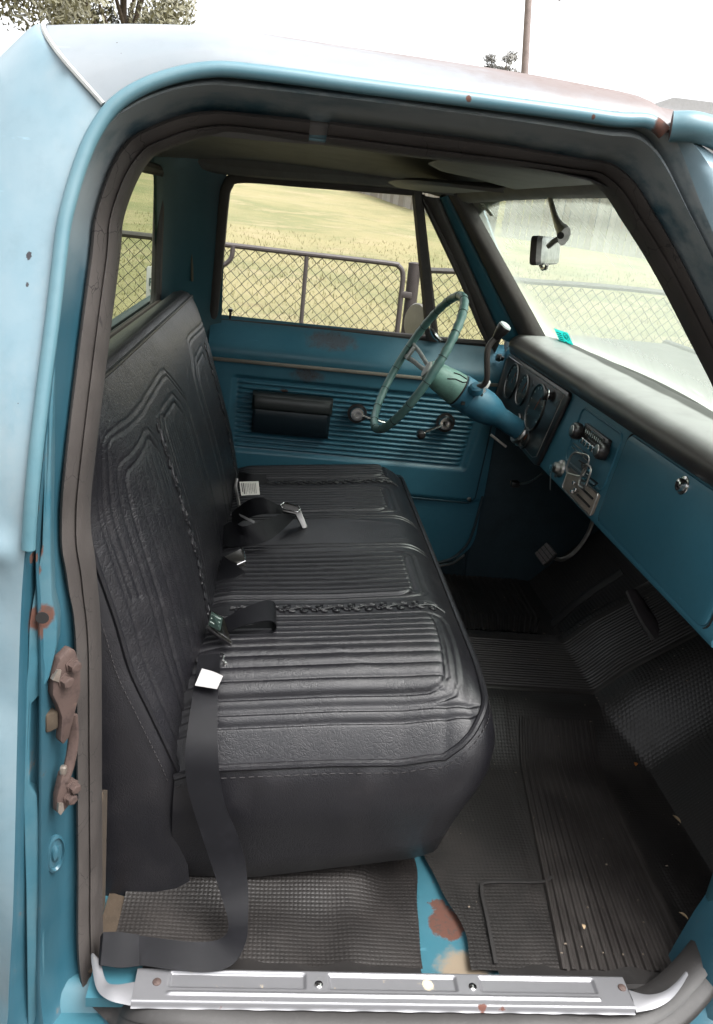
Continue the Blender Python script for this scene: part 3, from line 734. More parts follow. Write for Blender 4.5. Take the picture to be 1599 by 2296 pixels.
# window crank and door handle
def crank(c, a, ln, knob, nm, lab):
    c = Vector(c); d = Vector((math.cos(a), 0, math.sin(a)))
    r = MB().lathe(c, (0, -1, 0), [(-.012, .031), (-.004, .031), (0, .027), (.012, .025), (.018, .022), (.0195, .012), (.018, .004)], 24).build(nm, chrome, door, label=lab)
    MB().lathe(c+Vector((0, .001, 0)), (0, -1, 0), [(0, .034), (.004, .033)], 24).build('escutcheon', black_plastic, door)
    pth = [c+d*t+Vector((0, -.010-.014*(t/ln), 0)) for t in np.linspace(.018, ln, 8)]
    MB().tube(pth, [.0095-.0025*k/7 for k in range(8)], 8, squash=(.6, 1.25)).build('lever', chrome, door)
    for off in (-.004, .004):
        MB().tube([p+Vector((0, -.0055, 0))+d.cross(Vector((0, 1, 0)))*off for p in pth], .0012, 5).build('lever_groove', black_plastic, door)
    if knob:
        e = c+d*ln
        MB().lathe(e+Vector((0, -.012, 0)), (0, -1, 0), [(0, .009), (.004, .014), (.022, .016), (.034, .014), (.038, .006)], 16).build('crank_knob', black_plastic, door)
crank((.279, 1.600, .565), math.radians(-10), .125, False, 'door_handle', 'chrome inside door handle')
crank((.588, 1.600, .562), math.radians(206), .095, True, 'window_crank', 'chrome window crank with black knob')
# outside mirror on the far door
om = MB().lathe((.480, 1.83, .862), (-.75, -.66, 0), [(0, .055), (.006, .056), (.012, .053), (.013, .0)], 28, caps=True)
om.v = [(x, y, .862+(z-.862)*1.22) for x, y, z in om.v]
omo = om.build('side_mirror', simple('mirror_back', (.22, .21, .19), .35, .6), TRUCK, label='round outside mirror beyond the driver window')
MB().tube([(.49, 1.84, .85), (.52, 1.78, .80), (.53, 1.70, .79)], .007, 8).build('mirror_arm', dull_chrome, omo)

# ------------------------------------------------------------------ dashboard
def dx(z): return .745+(.775-.745)*(z-.606)/(.83-.606)      # face slopes: the lower edge is nearer the driver
prof = [(.88, .80), (.776, .835), (.7735, .82), (.7475, .625), (.742, .614), (.745, .604), (.755, .600), (.80, .605), (.90, .63)]
b = MB(); rings = []
for y in np.linspace(.03, 1.665, 40): rings.append([(p[0], y, p[1]) for p in prof])
b.grid(rings); b.cap(rings[0]); b.cap(rings[-1], True)
dash = b.build('dashboard', dash_blue, TRUCK, deg=50, label='blue painted steel dashboard')
U = Vector((0, 1, 0)); V = Vector((.03/.224, 0, 1)).normalized(); Nn = Vector((-V.z, 0, V.x))   # face axes, normal towards the seat
def fp_(y, z, off=0.): return Vector((dx(z), y, z))+Nn*off
# padded top
pp = [(.778, .826), (.764, .832), (.754, .843), (.751, .858), (.756, .873), (.771, .886), (.80, .8965), (.86, .899), (.93, .893), (.985, .876), (.985, .86)]
pc = catmull([(p[0], 0, p[1]) for p in pp], 4)
rings = []
for k, y in enumerate(np.linspace(.04, 1.655, 60)):
    e = float(sst(1.655, 1.56, y)); wv = .0008*math.sin(y*23)+.0004*math.sin(y*51+1)
    rings.append([(p[0]+(1-e)*.03, y, p[2]-(1-e)*.03+wv*(1 if p[2] > .87 else 0)) for p in pc])
b = MB().grid(rings); b.cap(rings[0]); b.cap(rings[-1], True)
pad = b.build('dash_pad', dash_pad_mat, TRUCK, deg=70, label='padded dark vinyl dashboard top with a pale grey band')
MB().tube([(.772, y, .831) for y in np.linspace(.05, .60, 8)], .0022, 6).build('chrome_strip', dull_chrome, dash)
# glove box door
poly = [(p[0], p[1]) for p in rrect(.06, .568, .618, .825, .022, 5)]
b = MB().prism([(p[0], (p[1]-.606)) for p in poly], Nn*.0055, fp_(0, .606), U, V)
gb = b.build('glove_box_door', dash_blue, dash, bevel=.0035, label='plain blue glove box door with chrome lock')
MB().tube([tuple(fp_(p[0], p[1], .001)) for p in rrect(.056, .572, .614, .828, .024, 5)], .0018, 5, closed=True).build('door_gap', dark_void, dash)
MB().lathe(fp_(.286, .800, .004), Nn, [(0, .019), (.003, .018), (.004, .013), (.012, .012), (.014, .009), (.0145, .004)], 20).build('glove_box_lock', chrome, dash)
MB().box(fp_(.286, .800, .0195), (.003, .002, .010)).build('key_slot', dark_void, dash)
# instrument cluster
cl = [(.965, .828), (1.575, .826), (1.60, .815), (1.60, .64), (1.59, .625), (1.29, .618), (1.26, .605), (1.04, .600), (1.01, .606), (.955, .815)]
b = MB().prism([(p[0], p[1]-.606) for p in cl], Nn*.012, fp_(0, .606), U, V)
clu = b.build('instrument_panel', black_plastic, TRUCK, bevel=.004, label='black instrument panel with round gauges behind the steering wheel')
ins = [(.985, .815), (1.565, .813), (1.58, .80), (1.575, .65), (1.30, .632), (1.27, .618), (1.06, .614), (1.03, .625)]
MB().tube([tuple(fp_(p[0], p[1], .013)) for p in ins], .0015, 5, closed=True).build('silver_outline', dull_chrome, clu)
for nm, y, z, r in (('fuel_gauge', 1.455, .752, .056), ('temperature_gauge', 1.325, .752, .047), ('speedometer', 1.165, .735, .068), ('small_gauge', 1.275, .655, .030), ('small_gauge', 1.165, .640, .030)):
    g = MB().lathe(fp_(y, z, .012), Nn, [(.001, r*.94), (.0015, .001)], 28).build(nm, gauge_black, clu)
    MB().tube([tuple(fp_(y+math.cos(a)*r, z+math.sin(a)*r, .0145)) for a in np.linspace(0, 2*PI, 33)[:-1]], .0034, 6, closed=True).build('gauge_ring', dark_steel, clu)
    MB().cap([tuple(fp_(y+math.cos(a)*r*.93, z+math.sin(a)*r*.93, .0148)) for a in np.linspace(0, 2*PI, 25)[:-1]]).build('gauge_glass', clear_glass('gauge_glass_'+nm, (.9, .9, .9), .10), clu, smooth=False)
    tk = MB()
    for a in np.linspace(-.6, PI+.6, 11):
        p = fp_(y+math.cos(a)*r*.78, z+math.sin(a)*r*.78, .0142); q = fp_(y+math.cos(a)*r*.9, z+math.sin(a)*r*.9, .0142); tk.tube([p, q], .0008, 4)
    tag(tk.build('gauge_marks', pale_ink, clu), kind='stuff')
    MB().tube([fp_(y, z-.1*r, .0146), fp_(y-r*.35, z+r*.55, .0146)], .0009, 4).build('gauge_needle', simple('needle_red_'+nm, (.5, .12, .04), .5), clu)
for y, z in ((1.39, .79), (1.255, .785), (1.245, .70)):
    MB().lathe(fp_(y, z, .012), Nn, [(.0005, .009), (.0015, .006)], 14).build('warning_lamp', gauge_black, clu)
for y, z, r in ((1.075, .790, .016), (1.625, .795, .013)):
    MB().lathe(fp_(y, z, .012), Nn, [(0, r*.6), (.010, r*.6), (.011, r), (.024, r*.95), (.027, r*.6)], 16).build('switch_knob', black_plastic, clu)
    MB().tube([tuple(fp_(y+math.cos(a)*r, z+math.sin(a)*r, .026)) for a in np.linspace(0, 2*PI, 17)[:-1]], .0015, 5, closed=True).build('knob_ring', chrome, clu)
# recessed centre panel with radio
MB().tube([tuple(fp_(p[0], p[1], .0)) for p in rrect(.598, .865, .675, .812, .02, 5)], .0035, 6, closed=True).build('pressed_border', dash_blue, dash)
rad = MB().prism([(p[0], p[1]-.606) for p in rrect(.640, .800, .738, .788, .006, 3)], Nn*.010, fp_(0, .606), U, V).build('radio', black_plastic, TRUCK, bevel=.002, label='old chrome faced radio with two round knobs')
MB().prism([(p[0], p[1]-.606) for p in rrect(.662, .778, .762, .785, .003, 2)], Nn*.004, fp_(0, .606, .010), U, V).build('dial_window', simple('dial_glass', (.05, .05, .045), .15), rad, bevel=.001)
for k in range(9): MB().box(fp_(.672+k*.012, .772, .0148), (.0012, .0022, .008)).build('dial_mark', pale_ink, rad)
for k in range(5): MB().prism([(p[0], p[1]-.606) for p in rrect(.664+k*.023, .684+k*.023, .742, .757, .002, 2)], Nn*.010, fp_(0, .606, .010), U, V).build('push_button', chrome, rad, bevel=.001)
for y in (.806, .632):
    kn = MB().lathe(fp_(y, .760, .008), Nn, [(0, .012), (.004, .020), (.010, .0215), (.022, .020), (.026, .017)], 20).build('radio_knob', black_plastic, rad)
    MB().lathe(fp_(y, .760, .0335), Nn, [(0, .013), (.002, .012), (.003, .004)], 16).build('knob_cap', dull_chrome, rad)
for z in (.722, .712): MB().tube([tuple(fp_(y, z, .004)) for y in (.84, .72)], .0018, 5).build('trim_line', chrome, dash)
# heater control in the lower edge
hc = MB().prism([(p[0], p[1]-.606) for p in rrect(.600, .800, .615, .668, .005, 3)], Nn*.009, fp_(0, .606), U, V).build('heater_control', beige, TRUCK, bevel=.002, label='beige heater control plate at the bottom of the dashboard')
for z in (.632, .652): MB().box(fp_(.655, z, .0105), (.004, .085, .004)).build('lever_slot', dark_void, hc)
for y, z in ((.715, .632), (.722, .652), (.70, .642)):
    MB().box(fp_(y, z, .016), (.012, .012, .008)).build('lever_knob', chrome, hc, bevel=.002)
MB().tube([tuple(fp_(p[0], p[1], .009)) for p in rrect(.598, .802, .613, .670, .006, 3)], .0016, 5, closed=True).build('plate_edge', dull_chrome, hc)
# ignition switch
ig = MB().lathe(fp_(.868, .645, .0), Nn, [(0, .024), (.006, .022), (.010, .016), (.020, .014), (.022, .010), (.023, .003)], 20).build('ignition_switch', dull_chrome, TRUCK, label='chrome ignition switch with a key in it')
key = empty('ignition_key', tuple(fp_(.868, .62, .03)), 'small metal key hanging from the ignition switch', 'key')
MB().prism(rrect(-.010, .010, -.012, .010, .006, 3), Nn*.002, fp_(.868, .640, .026), U, (0, 0, 1)).build('key_bow', chrome, key)
MB().prism([(-.003, -.012), (.003, -.012), (.002, -.052), (-.001, -.056)], Nn*.0018, fp_(.870, .640, .0262), Vector((0, .96, 0)), Vector((-.1, .25, 1))).build('key_blade', dull_chrome, key)
# spectacles hooked below the radio
gl = empty('spectacles', tuple(fp_(.675, .695, .02)), 'pair of spectacles with square lenses hooked below the radio', 'glasses')
def lens(yc, zc, yaw_):
    a = Vector((math.sin(yaw_)*-1, math.cos(yaw_), -.12)).normalized(); v = Vector((.13, 0, 1)).normalized()
    o = fp_(yc, zc, .030)
    rim = [o+a*p[0]+v*p[1] for p in rrect(-.029, .029, -.027, .027, .015, 4)]
    MB().tube([tuple(p) for p in rim], .0024, 6, closed=True).build('lens_rim', dull_chrome, gl)
    MB().cap([tuple(p) for p in rim]).build('lens', clear_glass('spectacle_lens_%d' % round(yc*1000), (.70, .70, .70), .35), gl, smooth=False)
lens(.712, .700, .5); lens(.650, .690, -.1)
MB().tube([tuple(fp_(.690, .706, .030)), tuple(fp_(.682, .711, .033)), tuple(fp_(.674, .702, .032))], .002, 6).build('bridge', black_plastic, gl)
MB().tube([tuple(fp_(.738, .705, .020)), tuple(fp_(.735, .700, .004)), tuple(fp_(.72, .685, .003))], .002, 6).build('temple', black_plastic, gl)
MB().tube([tuple(fp_(.626, .695, .028)), tuple(fp_(.630, .685, .004)), tuple(fp_(.65, .672, .003))], .002, 6).build('temple', black_plastic, gl)

# ------------------------------------------------------------------ steering column and wheel
A0 = Vector((.395, 1.22, .82)); AX = Vector((.74-.395, 0, .648-.82)).normalized()
UPW = Vector((-AX.z, 0, AX.x)); SD = Vector((0, 1, 0))
colm = MB().lathe(A0, AX, [(.185, .0500), (.190, .0510), (.245, .0500), (.275, .043), (.292, .035), (.300, .031), (.420, .030)], 32).build('steering_column', col_blue, TRUCK, label='blue steering column')
MB().lathe(A0, AX, [(.150, .049), (.152, .0515), (.182, .0515), (.185, .0500)], 32).build('column_collar', col_blue, colm)
MB().lathe(A0, AX, [(.145, .0485), (.150, .0485)], 32).build('collar_gap', dark_void, colm)
MB().lathe(A0, AX, [(.375, .040), (.382, .043), (.390, .040), (.396, .044), (.404, .041)], 28).build('column_grommet', dull_chrome, colm)
MB().box(A0+AX*.168+SD*-.047+UPW*-.020, (.010, .010, .010)).build('flasher_hole', dark_void, colm)
# turn-signal hoop, bare white metal
hp = []
for t in np.linspace(0, 1, 13):
    a = math.radians(-20+t*200); hp.append(A0+AX*(.200)+SD*(-.026-.020*math.cos(a*.9)+.01)+UPW*(.046+.026*math.sin(a)))
MB().tube(hp, .008, 8, squash=(.22, 1.0), ref=tuple(UPW)).build('signal_lever_strap', white_tag, colm, label='bent strip of bare white metal on the column')
MB().box(hp[0]+AX*.0+UPW*-.008, (.016, .006, .020)).build('strap_foot', white_tag, colm)
MB().lathe(hp[0]+UPW*-.010+SD*-.006, (0, -1, 0), [(0, .007), (.003, .006), (.004, .003)], 12).build('strap_screw', dark_void, colm)
# gear shift
gs = catmull([(0.5693, 1.1600, 0.7796), (0.5821, 1.1500, 0.7907), (0.5847, 1.1400, 0.8148), (0.5723, 1.1300, 0.8721), (0.5732, 1.1300, 0.9031), (0.5880, 1.1300, 0.9268), (0.5976, 1.1300, 0.9436)], 4)
sh = MB().tube(gs, .0085, 10).build('gear_lever', simple('lever_steel', (.060, .050, .047), .38, .3), TRUCK, label='bent column gear lever with a pale knob')
MB().lathe((0.5658, 1.1650, 0.7756), (-.2, -.6, .9), [(-.012, .021), (.006, .019), (.012, .013)], 16).build('lever_boot', col_blue, sh)
kv = Vector((0.6036, 1.1200, 0.9591))-Vector((0.5880, 1.1300, 0.9268)); kv.normalize()
k0 = Vector((0.5880, 1.1300, 0.9268))
MB().lathe(k0, kv, [(-.004, .009), (.006, .012), (.022, .017), (.036, .019), (.040, .0185)], 20).build('shift_knob', black_plastic, sh)
MB().lathe(k0, kv, [(.040, .0180), (.044, .0165), (.047, .010), (.048, .003)], 20).build('knob_cap', simple('pale_cap', (.42, .45, .45), .35), sh)
# wheel rim with finger grips
R_ = .222; rim = []; rr_ = []
for k in range(144):
    a = 2*PI*k/144; rim.append(A0+UPW*math.cos(a)*R_+SD*math.sin(a)*R_)
    rr_.append(.0118+.0016*max(0, math.sin(a*36))*(1 if (math.cos(a) > .15) else .15))
whl = MB().tube(rim, rr_, 12, closed=True).build('steering_wheel', wheel_green, TRUCK, label='cracked green steering wheel with two spokes', fix=False)
for a in np.linspace(.12, 2*PI+.12, 19)[:-1]:
    c0 = A0+UPW*math.cos(a)*R_+SD*math.sin(a)*R_; tn = (-UPW*math.sin(a)+SD*math.cos(a)); ra = UPW*math.cos(a)+SD*math.sin(a)
    MB().tube([c0+ra*math.cos(q)*.0122+AX*math.sin(q)*.0122 for q in np.linspace(0, 2*PI, 15)[:-1]], .0009, 4, closed=True).build('rim_crack', dark_void, whl)
hub = MB().lathe(A0, AX, [(.035, .016), (.036, .029), (.045, .034), (.075, .040), (.125, .0470), (.145, .0480)], 32).build('wheel_hub', hub_green, whl, label='pale green cracked hub')
MB().lathe(A0, AX, [(.030, .0), (.031, .024), (.036, .026), (.038, .026)], 24).build('horn_contact', spoke_mat, whl)
for s_ in (1, -1):
    pts = [A0+SD*s_*(R_-.006)+AX*.004+UPW*.004, A0+SD*s_*.15+AX*.022+UPW*.004, A0+SD*s_*.09+AX*.038, A0+SD*s_*.035+AX*.052]
    for off in (.022, -.022):
        MB().tube(catmull([p+UPW*off*(1-.25*i) for i, p in enumerate(pts)], 4), .0085, 8, squash=(1.0, .55)).build('spoke', spoke_mat if s_ > 0 else hub_green, whl)
    MB().box(A0+SD*s_*(R_-.03)+AX*.008, (.008, .035, .045), Matrix((AX, SD, UPW)).transposed()).build('spoke_web', spoke_mat if s_ > 0 else hub_green, whl, bevel=.002)
for pts in ([(.09, .3), (.11, .55), (.135, .62), (.146, .8)], [(.10, .95), (.12, 1.05), (.143, 1.0)]):
    MB().tube([A0+AX*t+SD*(-math.cos(a))*(interp(t, [.075, .125, .145], [.040, .0470, .0480])+.0006)+UPW*math.sin(a)*(interp(t, [.075, .125, .145], [.040, .0470, .0480])+.0006) for t, a in pts], .0018, 5).build('hub_crack', dark_void, whl)
MB().tube([A0+AX*.30+SD*-.03+UPW*-.055, A0+AX*.36+SD*-.035+UPW*-.06], .004, 6).build('column_link', dull_chrome, colm)
MB().tube(catmull([(0.8409, 1.4500, 0.4114), (0.8605, 1.4000, 0.4381), (0.8567, 1.3000, 0.4988)], 4), .004, 6).build('brake_release_rod', dull_chrome, TRUCK)
MB().box((0.8288, 1.4600, 0.4068), (.03, .03, .02)).build('brake_release_handle', black_plastic, TRUCK, bevel=.005)

# ------------------------------------------------------------------ pedals
pc_ = Vector((.945, 1.335, .205)); pn = Vector((-.78, -.12, .60)).normalized(); pu = Vector((0, 1, 0)); pu = (pu-pn*pu.dot(pn)).normalized(); pv = pn.cross(pu)
ped = MB().prism(rrect(-.042, .042, -.030, .030, .012, 4), pn*.010, pc_, pu, pv).build('brake_pedal', black_rubber, TRUCK, bevel=.002, label='brake pedal with square tread pad')
tread = simple('pedal_tread', (.13, .115, .11), .6, var=.3)
for i in range(5):
    for j in range(4):
        MB().box(pc_+pn*.0115+pu*(-.032+i*.016)+pv*(-.0215+j*.0143), (.0125, .0110, .005), Matrix((pu, pv, pn)).transposed()).build('tread_block', tread, ped)
MB().tube(catmull([pc_-pn*.004, (.985, 1.29, .215), (1.02, 1.27, .27), (1.04, 1.26, .36), (1.03, 1.26, .5)], 5), .007, 8, squash=(1, .6)).build('pedal_arm', dull_chrome, ped)
ac = [(0.9615, 1.2000, 0.0186), (1.0185, 1.1700, 0.1286), (1.1190, 1.1400, 0.2535)]
acm = MB(); acm.tube(catmull(ac, 5), .022, 8, squash=(.35, 1.0), ref=(-.6, 0, .8)); acp = acm.build('accelerator_pedal', black_rubber, TRUCK)

# ------------------------------------------------------------------ floor, mats, sill
def floor_z(x, y):
    z = -.045
    t = float(sst(.52, .72, y)*sst(1.22, 1.06, y)); z += (.085*t)*float(sst(.30, .60, x))           # transmission hump
    toe = max(0., x-(1.02-.09*t)); z += toe*1.0*(1-.25*t)
    if x > .93: z += .02*float(sst(.93, 1.02, x))*t
    z += .02*float(sst(.30, .24, x))*float(sst(.06, .2, y))                                     # step up below the seat
    return z
xs = np.linspace(-.40, 1.40, 120); ys = np.linspace(-.14, 1.70, 100)
MB().grid([[(x, y, floor_z(x, y)-.008-.03*float(sst(-.075, -.10, y))) for y in ys] for x in xs]).build('cab_floor', floor_blue, TRUCK)
# rear mat in front of and below the seat
xs = np.linspace(-.205, .345, 90); ys = np.linspace(-.045, .62, 90)
rows = []
for x in xs:
    row = []
    for y in ys:
        xx = x+(.002*math.sin(y*40)+.02*float(sst(.0, .2, y)))*float(sst(.30, .345, x)); wv = .0035*math.sin(x*30)*math.sin(y*26+1)+.006*math.exp(-((x-.22)/.03)**2)
        row.append((xx, y+.006*math.sin(x*19)*float(sst(.0, -.045, y)), floor_z(x, y)+.004+wv*.6))
    rows.append(row)
MB().grid(rows).build('rear_floor_mat', mat_dots, TRUCK, label='dotted black rubber mat below the seat')
# front mat with a ribbed tread for the passenger and the driver
def tread_lo_hi(y):
    if y < .85: return .602+.140*(y+.02), .868+.05*(y+.02)
    return .60, .98-.10*max(0, 1.35-y)/.25
rows = []
xs = np.linspace(.40, 1.36, 170); ys = np.linspace(-.045, 1.66, 150)
for x in xs:
    row = []
    for y in ys:
        z = floor_z(x, y)+.006
        edge = float(sst(.405, .45, x)); lo, hi = tread_lo_hi(y)
        z += .0022*math.sin(x*21+y*9)*edge*(0 if lo-.03 < x < hi+.03 else 1)
        x2 = x+(.004*math.sin(y*37) + .035*float(sst(.22, .0, y)) - .018*float(sst(.14, .24, y)))*(1-edge)
        row.append((x2, y, z))
    rows.append(row)
fmo = MB().grid(rows).build('front_floor_mat', mat_dots, TRUCK, deg=60, label='black rubber front floor mat with fine dots')
# ribbed treads let into the mat: ribs run across the cab
for y0, y1, nr, lab in ((-.044, .652, 15, 'ribbed tread of the mat on the passenger side'), (1.10, 1.655, 19, 'ribbed tread of the mat below the pedals')):
    rows = []; rs_ = np.random.RandomState(nr)
    wear = rs_.uniform(.75, 1.0, nr)
    for k in range(nr*6+1):
        q = k/(nr*6); ph = (k % 6); r_ = min(nr-1, k//6)
        h = (.0012, .0062, .0068, .0062, .0012, .0006)[ph]*wear[r_] if k < nr*6 else .0006
        row = []
        for y in np.linspace(y0, y1, 70):
            lo, hi = tread_lo_hi(y); x = lo+q*(hi-lo)
            row.append((x, y, floor_z(x, y)+.0068+h*(.85+.15*math.sin(y*13+r_))))
        rows.append(row)
    MB().grid(rows).build('ribbed_tread', mat_ribs, fmo, deg=22, label=lab)
lipp = [(.478, -.035, -.034), (.485, .06, -.034), (.49, .135, -.034), (.51, .155, -.034), (.62, .16, -.034), (.65, .175, -.034)]
MB().tube(catmull(lipp, 5), .0030, 6, squash=(.5, 1.3)).build('mat_seam', black_rubber, TRUCK)
MB().tube(catmull([(.62, .668, -.03), (.8, .640, -.03), (.95, .60, -.034), (1.06, .575, -.03)], 5), .006, 6, squash=(.5, 1)).build('mat_seam', mat_ribs, TRUCK)
# hump cover: ribs running fore and aft
rows = []
for x in np.linspace(.44, 1.20, 90):
    row = []
    for y in np.linspace(.745, 1.045, 150):
        z = floor_z(x, y)+.011; q = (y-.745)/.30
        if .07 < q < .93: z += .0035*(1 if ((q-.07)/.86*20) % 1 < .5 else 0)
        z -= .004*float(sst(.03, 0, q)+sst(.97, 1, q)); row.append((x, y, z))
    rows.append(row)
MB().grid(rows).build('hump_mat', mat_ribs, TRUCK, deg=35, label='ribbed rubber strip over the transmission hump')
# insulation rolled up at the firewall
hp_ = catmull([(1.0757, 0.9700, 0.2647), (1.1047, 0.8800, 0.2127), (1.1300, 0.8000, 0.1813), (1.1507, 0.7200, 0.1329), (1.1648, 0.6300, 0.0822)], 5)
MB().tube(hp_, [.016+.026*(k/20)**.8 for k in range(len(hp_))], 12, squash=(.6, 1.25)).build('firewall_pad', simple('shiny_black_pad', (.050, .043, .046), .34, var=.4, bump=.3), TRUCK)
# mud and yellowed paint at the rear corner
MB().prism([(-.24, -.06), (-.20, -.06), (-.19, .02), (-.205, .10), (-.235, .11)], (0, 0, .004), (0, .0, -.046), (1, 0, 0), (0, 1, 0)).build('dried_mud', dirt_mat, TRUCK)
MB().prism([(-.055, -.03), (.02, -.03), (.03, .22), (.0, .24), (-.05, .2)], (.01, 0, 0), (-.245, .05, 0.), (0, 1, 0), (0, 0, 1)).build('rusty_corner', dirt_mat, TRUCK)
# trim strip between the mats and the sill plate
for x0, x1, nm in ((-.15, .335, 'mat_edge_strip'), (.475, .86, 'mat_edge_strip')):
    rows = []
    for x in np.linspace(x0, x1, 60):
        w = .004*math.sin(x*37)+.003*math.sin(x*71)
        rows.append([(x, -.048+w, -.028), (x, -.055+w, -.026), (x, -.075+w*.5, -.022+w*.4), (x, -.090, -.012), (x, -.094, -.02)])
    MB().grid(rows).build(nm, black_rubber, TRUCK)
# aluminium sill plate, pressed panels and edges
nx, ny_ = 460, 44; rows = []
SX0, SX1 = -.150, .690
pan = [(-.098, .13), (.165, .388), (.425, .635)]
for i in range(nx+1):
    x = SX0+(SX1-SX0)*i/nx; row = []
    for j in range(ny_+1):
        v = j/ny_; y = -.082-.068*v; z = 0.
        for a, b_ in pan:
            m_ = sst(a, a+.006, x)*sst(b_, b_-.006, x)
            z += .0045*float(m_*sst(.10, .17, v)*sst(.56, .49, v))*-1
        z += .003*float(sst(.64, .68, v)*sst(.76, .72, v))*float(sst(-.10, -.09, x)*sst(.635, .63, x))
        z -= .010*float(sst(.90, 1.0, v)); z -= .006*float(sst(.06, 0, v))
        if j == ny_: y += .0006*math.sin(x*90)*math.sin(x*37)
        row.append((x, y, z))
    rows.append(row)
sillp = MB().grid(rows).build('sill_plate', sill_mat, TRUCK, deg=60, label='pressed aluminium sill plate along the door opening')
for q in ((352, 2201), (1395, 2213)):
    pass
for p, m_ in (((-0.1150, -0.1109, 0.0010), rust_mat), ((0.1498, -0.1110, 0.0010), chrome), ((0.4128, -0.1104, 0.0010), chrome), ((0.6804, -0.1074, 0.0010), rust_mat)):
    MB().lathe((p[0], p[1], -.001), (0, 0, 1), [(0, .0075), (.0025, .0068), (.0038, .004), (.0042, .001)], 14).build('sill_screw', m_, sillp)
# curled ends of the plate
def curl(keys, nm):
    c_ = catmull([k[0] for k in keys], 6); w_ = catmull([k[1] for k in keys], 6)
    rows = [[np.array(a), (np.array(a)+np.array(b_))/2+np.array([0, 0, .003]), np.array(b_)] for a, b_ in zip(c_, w_)]
    return MB().grid(rows).build(nm, sill_mat, sillp, deg=80)
curl([((-.150, -.150, -.004), (-.150, -.112, .001)), ((-.185, -.141, -.004), (-.178, -.118, .002)), ((-.208, -.122, -.004), (-.196, -.110, .000)), ((-.224, -.085, .002), (-.212, -.080, .006)), ((-.230, -.066, .004), (-.225, -.066, .007))], 'plate_end')
curl([((.690, -.150, -.004), (.690, -.112, .001)), ((.725, -.144, -.002), (.719, -.121, .002)), ((.752, -.137, .008), (.746, -.123, .012)), ((.772, -.127, .026), (.767, -.118, .028)), ((.785, -.118, .046), (.782, -.112, .047))], 'plate_end')
MB().box((-.185, -.09, -.03), (.08, .07, .02)).build('sill_top', floor_blue, TRUCK)
MB().box((.32, -.045, -.115), (1.10, .10, .12)).build('rocker_sill', jamb_blue, TRUCK, bevel=.02)
# hinge pillar at the front edge of the opening
b = MB(); rings = []
for z in np.linspace(-.12, .80, 24):
    o = interp(z, [-.12, 0, .1, .2, .3, .8], [.055, .035, .015, -.02, -.06, -.07]); rings.append([(.86-o, -.01, z), (.855-o, -.095, z), (.88-o, -.13, z), (.93-o, -.145, z), (1.0, -.15, z)])
hpil = MB().grid(rings).build('hinge_pillar', jamb_blue, TRUCK, deg=60)

# ------------------------------------------------------------------ latch striker and details of the rear jamb
def jp(px_, off=0.):  # lift a measured point of the jamb towards the opening
    return Vector(px_)+Vector((.75, -.66, 0))*off
Un = Vector((.66, .75, 0)).normalized(); Vn = Vector((0, 0, 1)); Nj = Vector((.75, -.66, 0)).normalized()
s0 = Vector((-0.2690, -0.0880, 0.5441))
poly1 = [(-.006, .046), (.010, .056), (.018, .050), (.026, .020), (.026, -.020), (.016, -.055), (.006, -.090), (-.003, -.096), (-.007, -.088), (-.004, -.050), (-.010, -.028), (-.018, -.006), (-.016, .026)]
st = MB().prism(poly1, Nj*.013, s0, Un, Vn).build('door_striker', rust_mat, TRUCK, bevel=.0013, label='rusty door latch striker bolted to the rear pillar')
for u_, v_ in ((.012, .030), (.000, .010)):
    MB().lathe(s0+Un*u_+Vn*v_+Nj*.011, Nj, [(0, .011), (.004, .011), (.0045, .0085), (.014, .0085), (.015, .006)], 6).build('bolt', rust_mat, st)
MB().prism([(-.020, .020), (-.012, .032), (-.006, .030), (-.010, .012)], Nj*.006, s0+Nj*.010, Un, Vn).build('worn_edge', bare_steel, st)
MB().tube(catmull([s0+Un*.018+Vn*-.060+Nj*.004, s0+Un*.020+Vn*-.10+Nj*.004, s0+Un*.012+Vn*-.14+Nj*.006, s0+Un*.0+Vn*-.165+Nj*.008], 5), .006, 8, squash=(1.3, .7)).build('striker_bar', rust_mat, st)
MB().box(s0+Un*-.015+Vn*-.056+Nj*-.001, (.020, .016, .030), Matrix((Un, Nj, Vn)).transposed()).build('rubber_wedge', dirt_mat, st, bevel=.004)
s1 = s0+Vn*-.175
poly2 = [(-.004, .026), (.004, .028), (.010, .010), (.020, .002), (.020, -.020), (.008, -.034), (-.006, -.044), (-.014, -.036), (-.013, -.010)]
st2 = MB().prism(poly2, Nj*.012, s1, Un, Vn).build('lower_striker', rust_mat, TRUCK, bevel=.0013, label='small rusty lower striker with a bright worn corner')
for u_, v_ in ((.012, -.004), (.006, -.020)):
    MB().lathe(s1+Un*u_+Vn*v_+Nj*.010, Nj, [(0, .0105), (.004, .0105), (.0045, .008), (.013, .008), (.014, .0055)], 6).build('bolt', rust_mat, st2)
MB().prism([(-.013, -.018), (-.006, -.022), (-.004, -.036), (-.010, -.042), (-.0145, -.034)], Nj*.004, s1+Nj*.011, Un, Vn).build('worn_edge', bare_steel, st2)
MB().box(s1+Vn*.030+Nj*.008, (.010, .010, .014)).build('worn_tip', bare_steel, st2, bevel=.003)
h0 = Vector((-0.2787, -0.1250, 0.6656))
MB().lathe(h0, (.15, -1, 0), [(0, .0085), (.0008, .0085)], 20).build('jamb_hole', dark_void, TRUCK)
e0 = Vector((-0.2801, -0.0860, 0.2375))
ov = MB(); rings = []
for sc, h_ in ((1.0, 0), (1.0, .004), (.85, .006), (.78, .002), (.45, .002), (.35, .006), (.1, .007)):
    rings.append([e0+Un*(math.cos(a)*.016*sc)+Vn*(math.sin(a)*.036*sc)+Nj*h_ for a in np.linspace(0, 2*PI, 25)[:-1]])
ov.grid(rings, cv=True); ov.cap(rings[-1]); ov.build('jamb_plug', jamb_blue, TRUCK, deg=50)

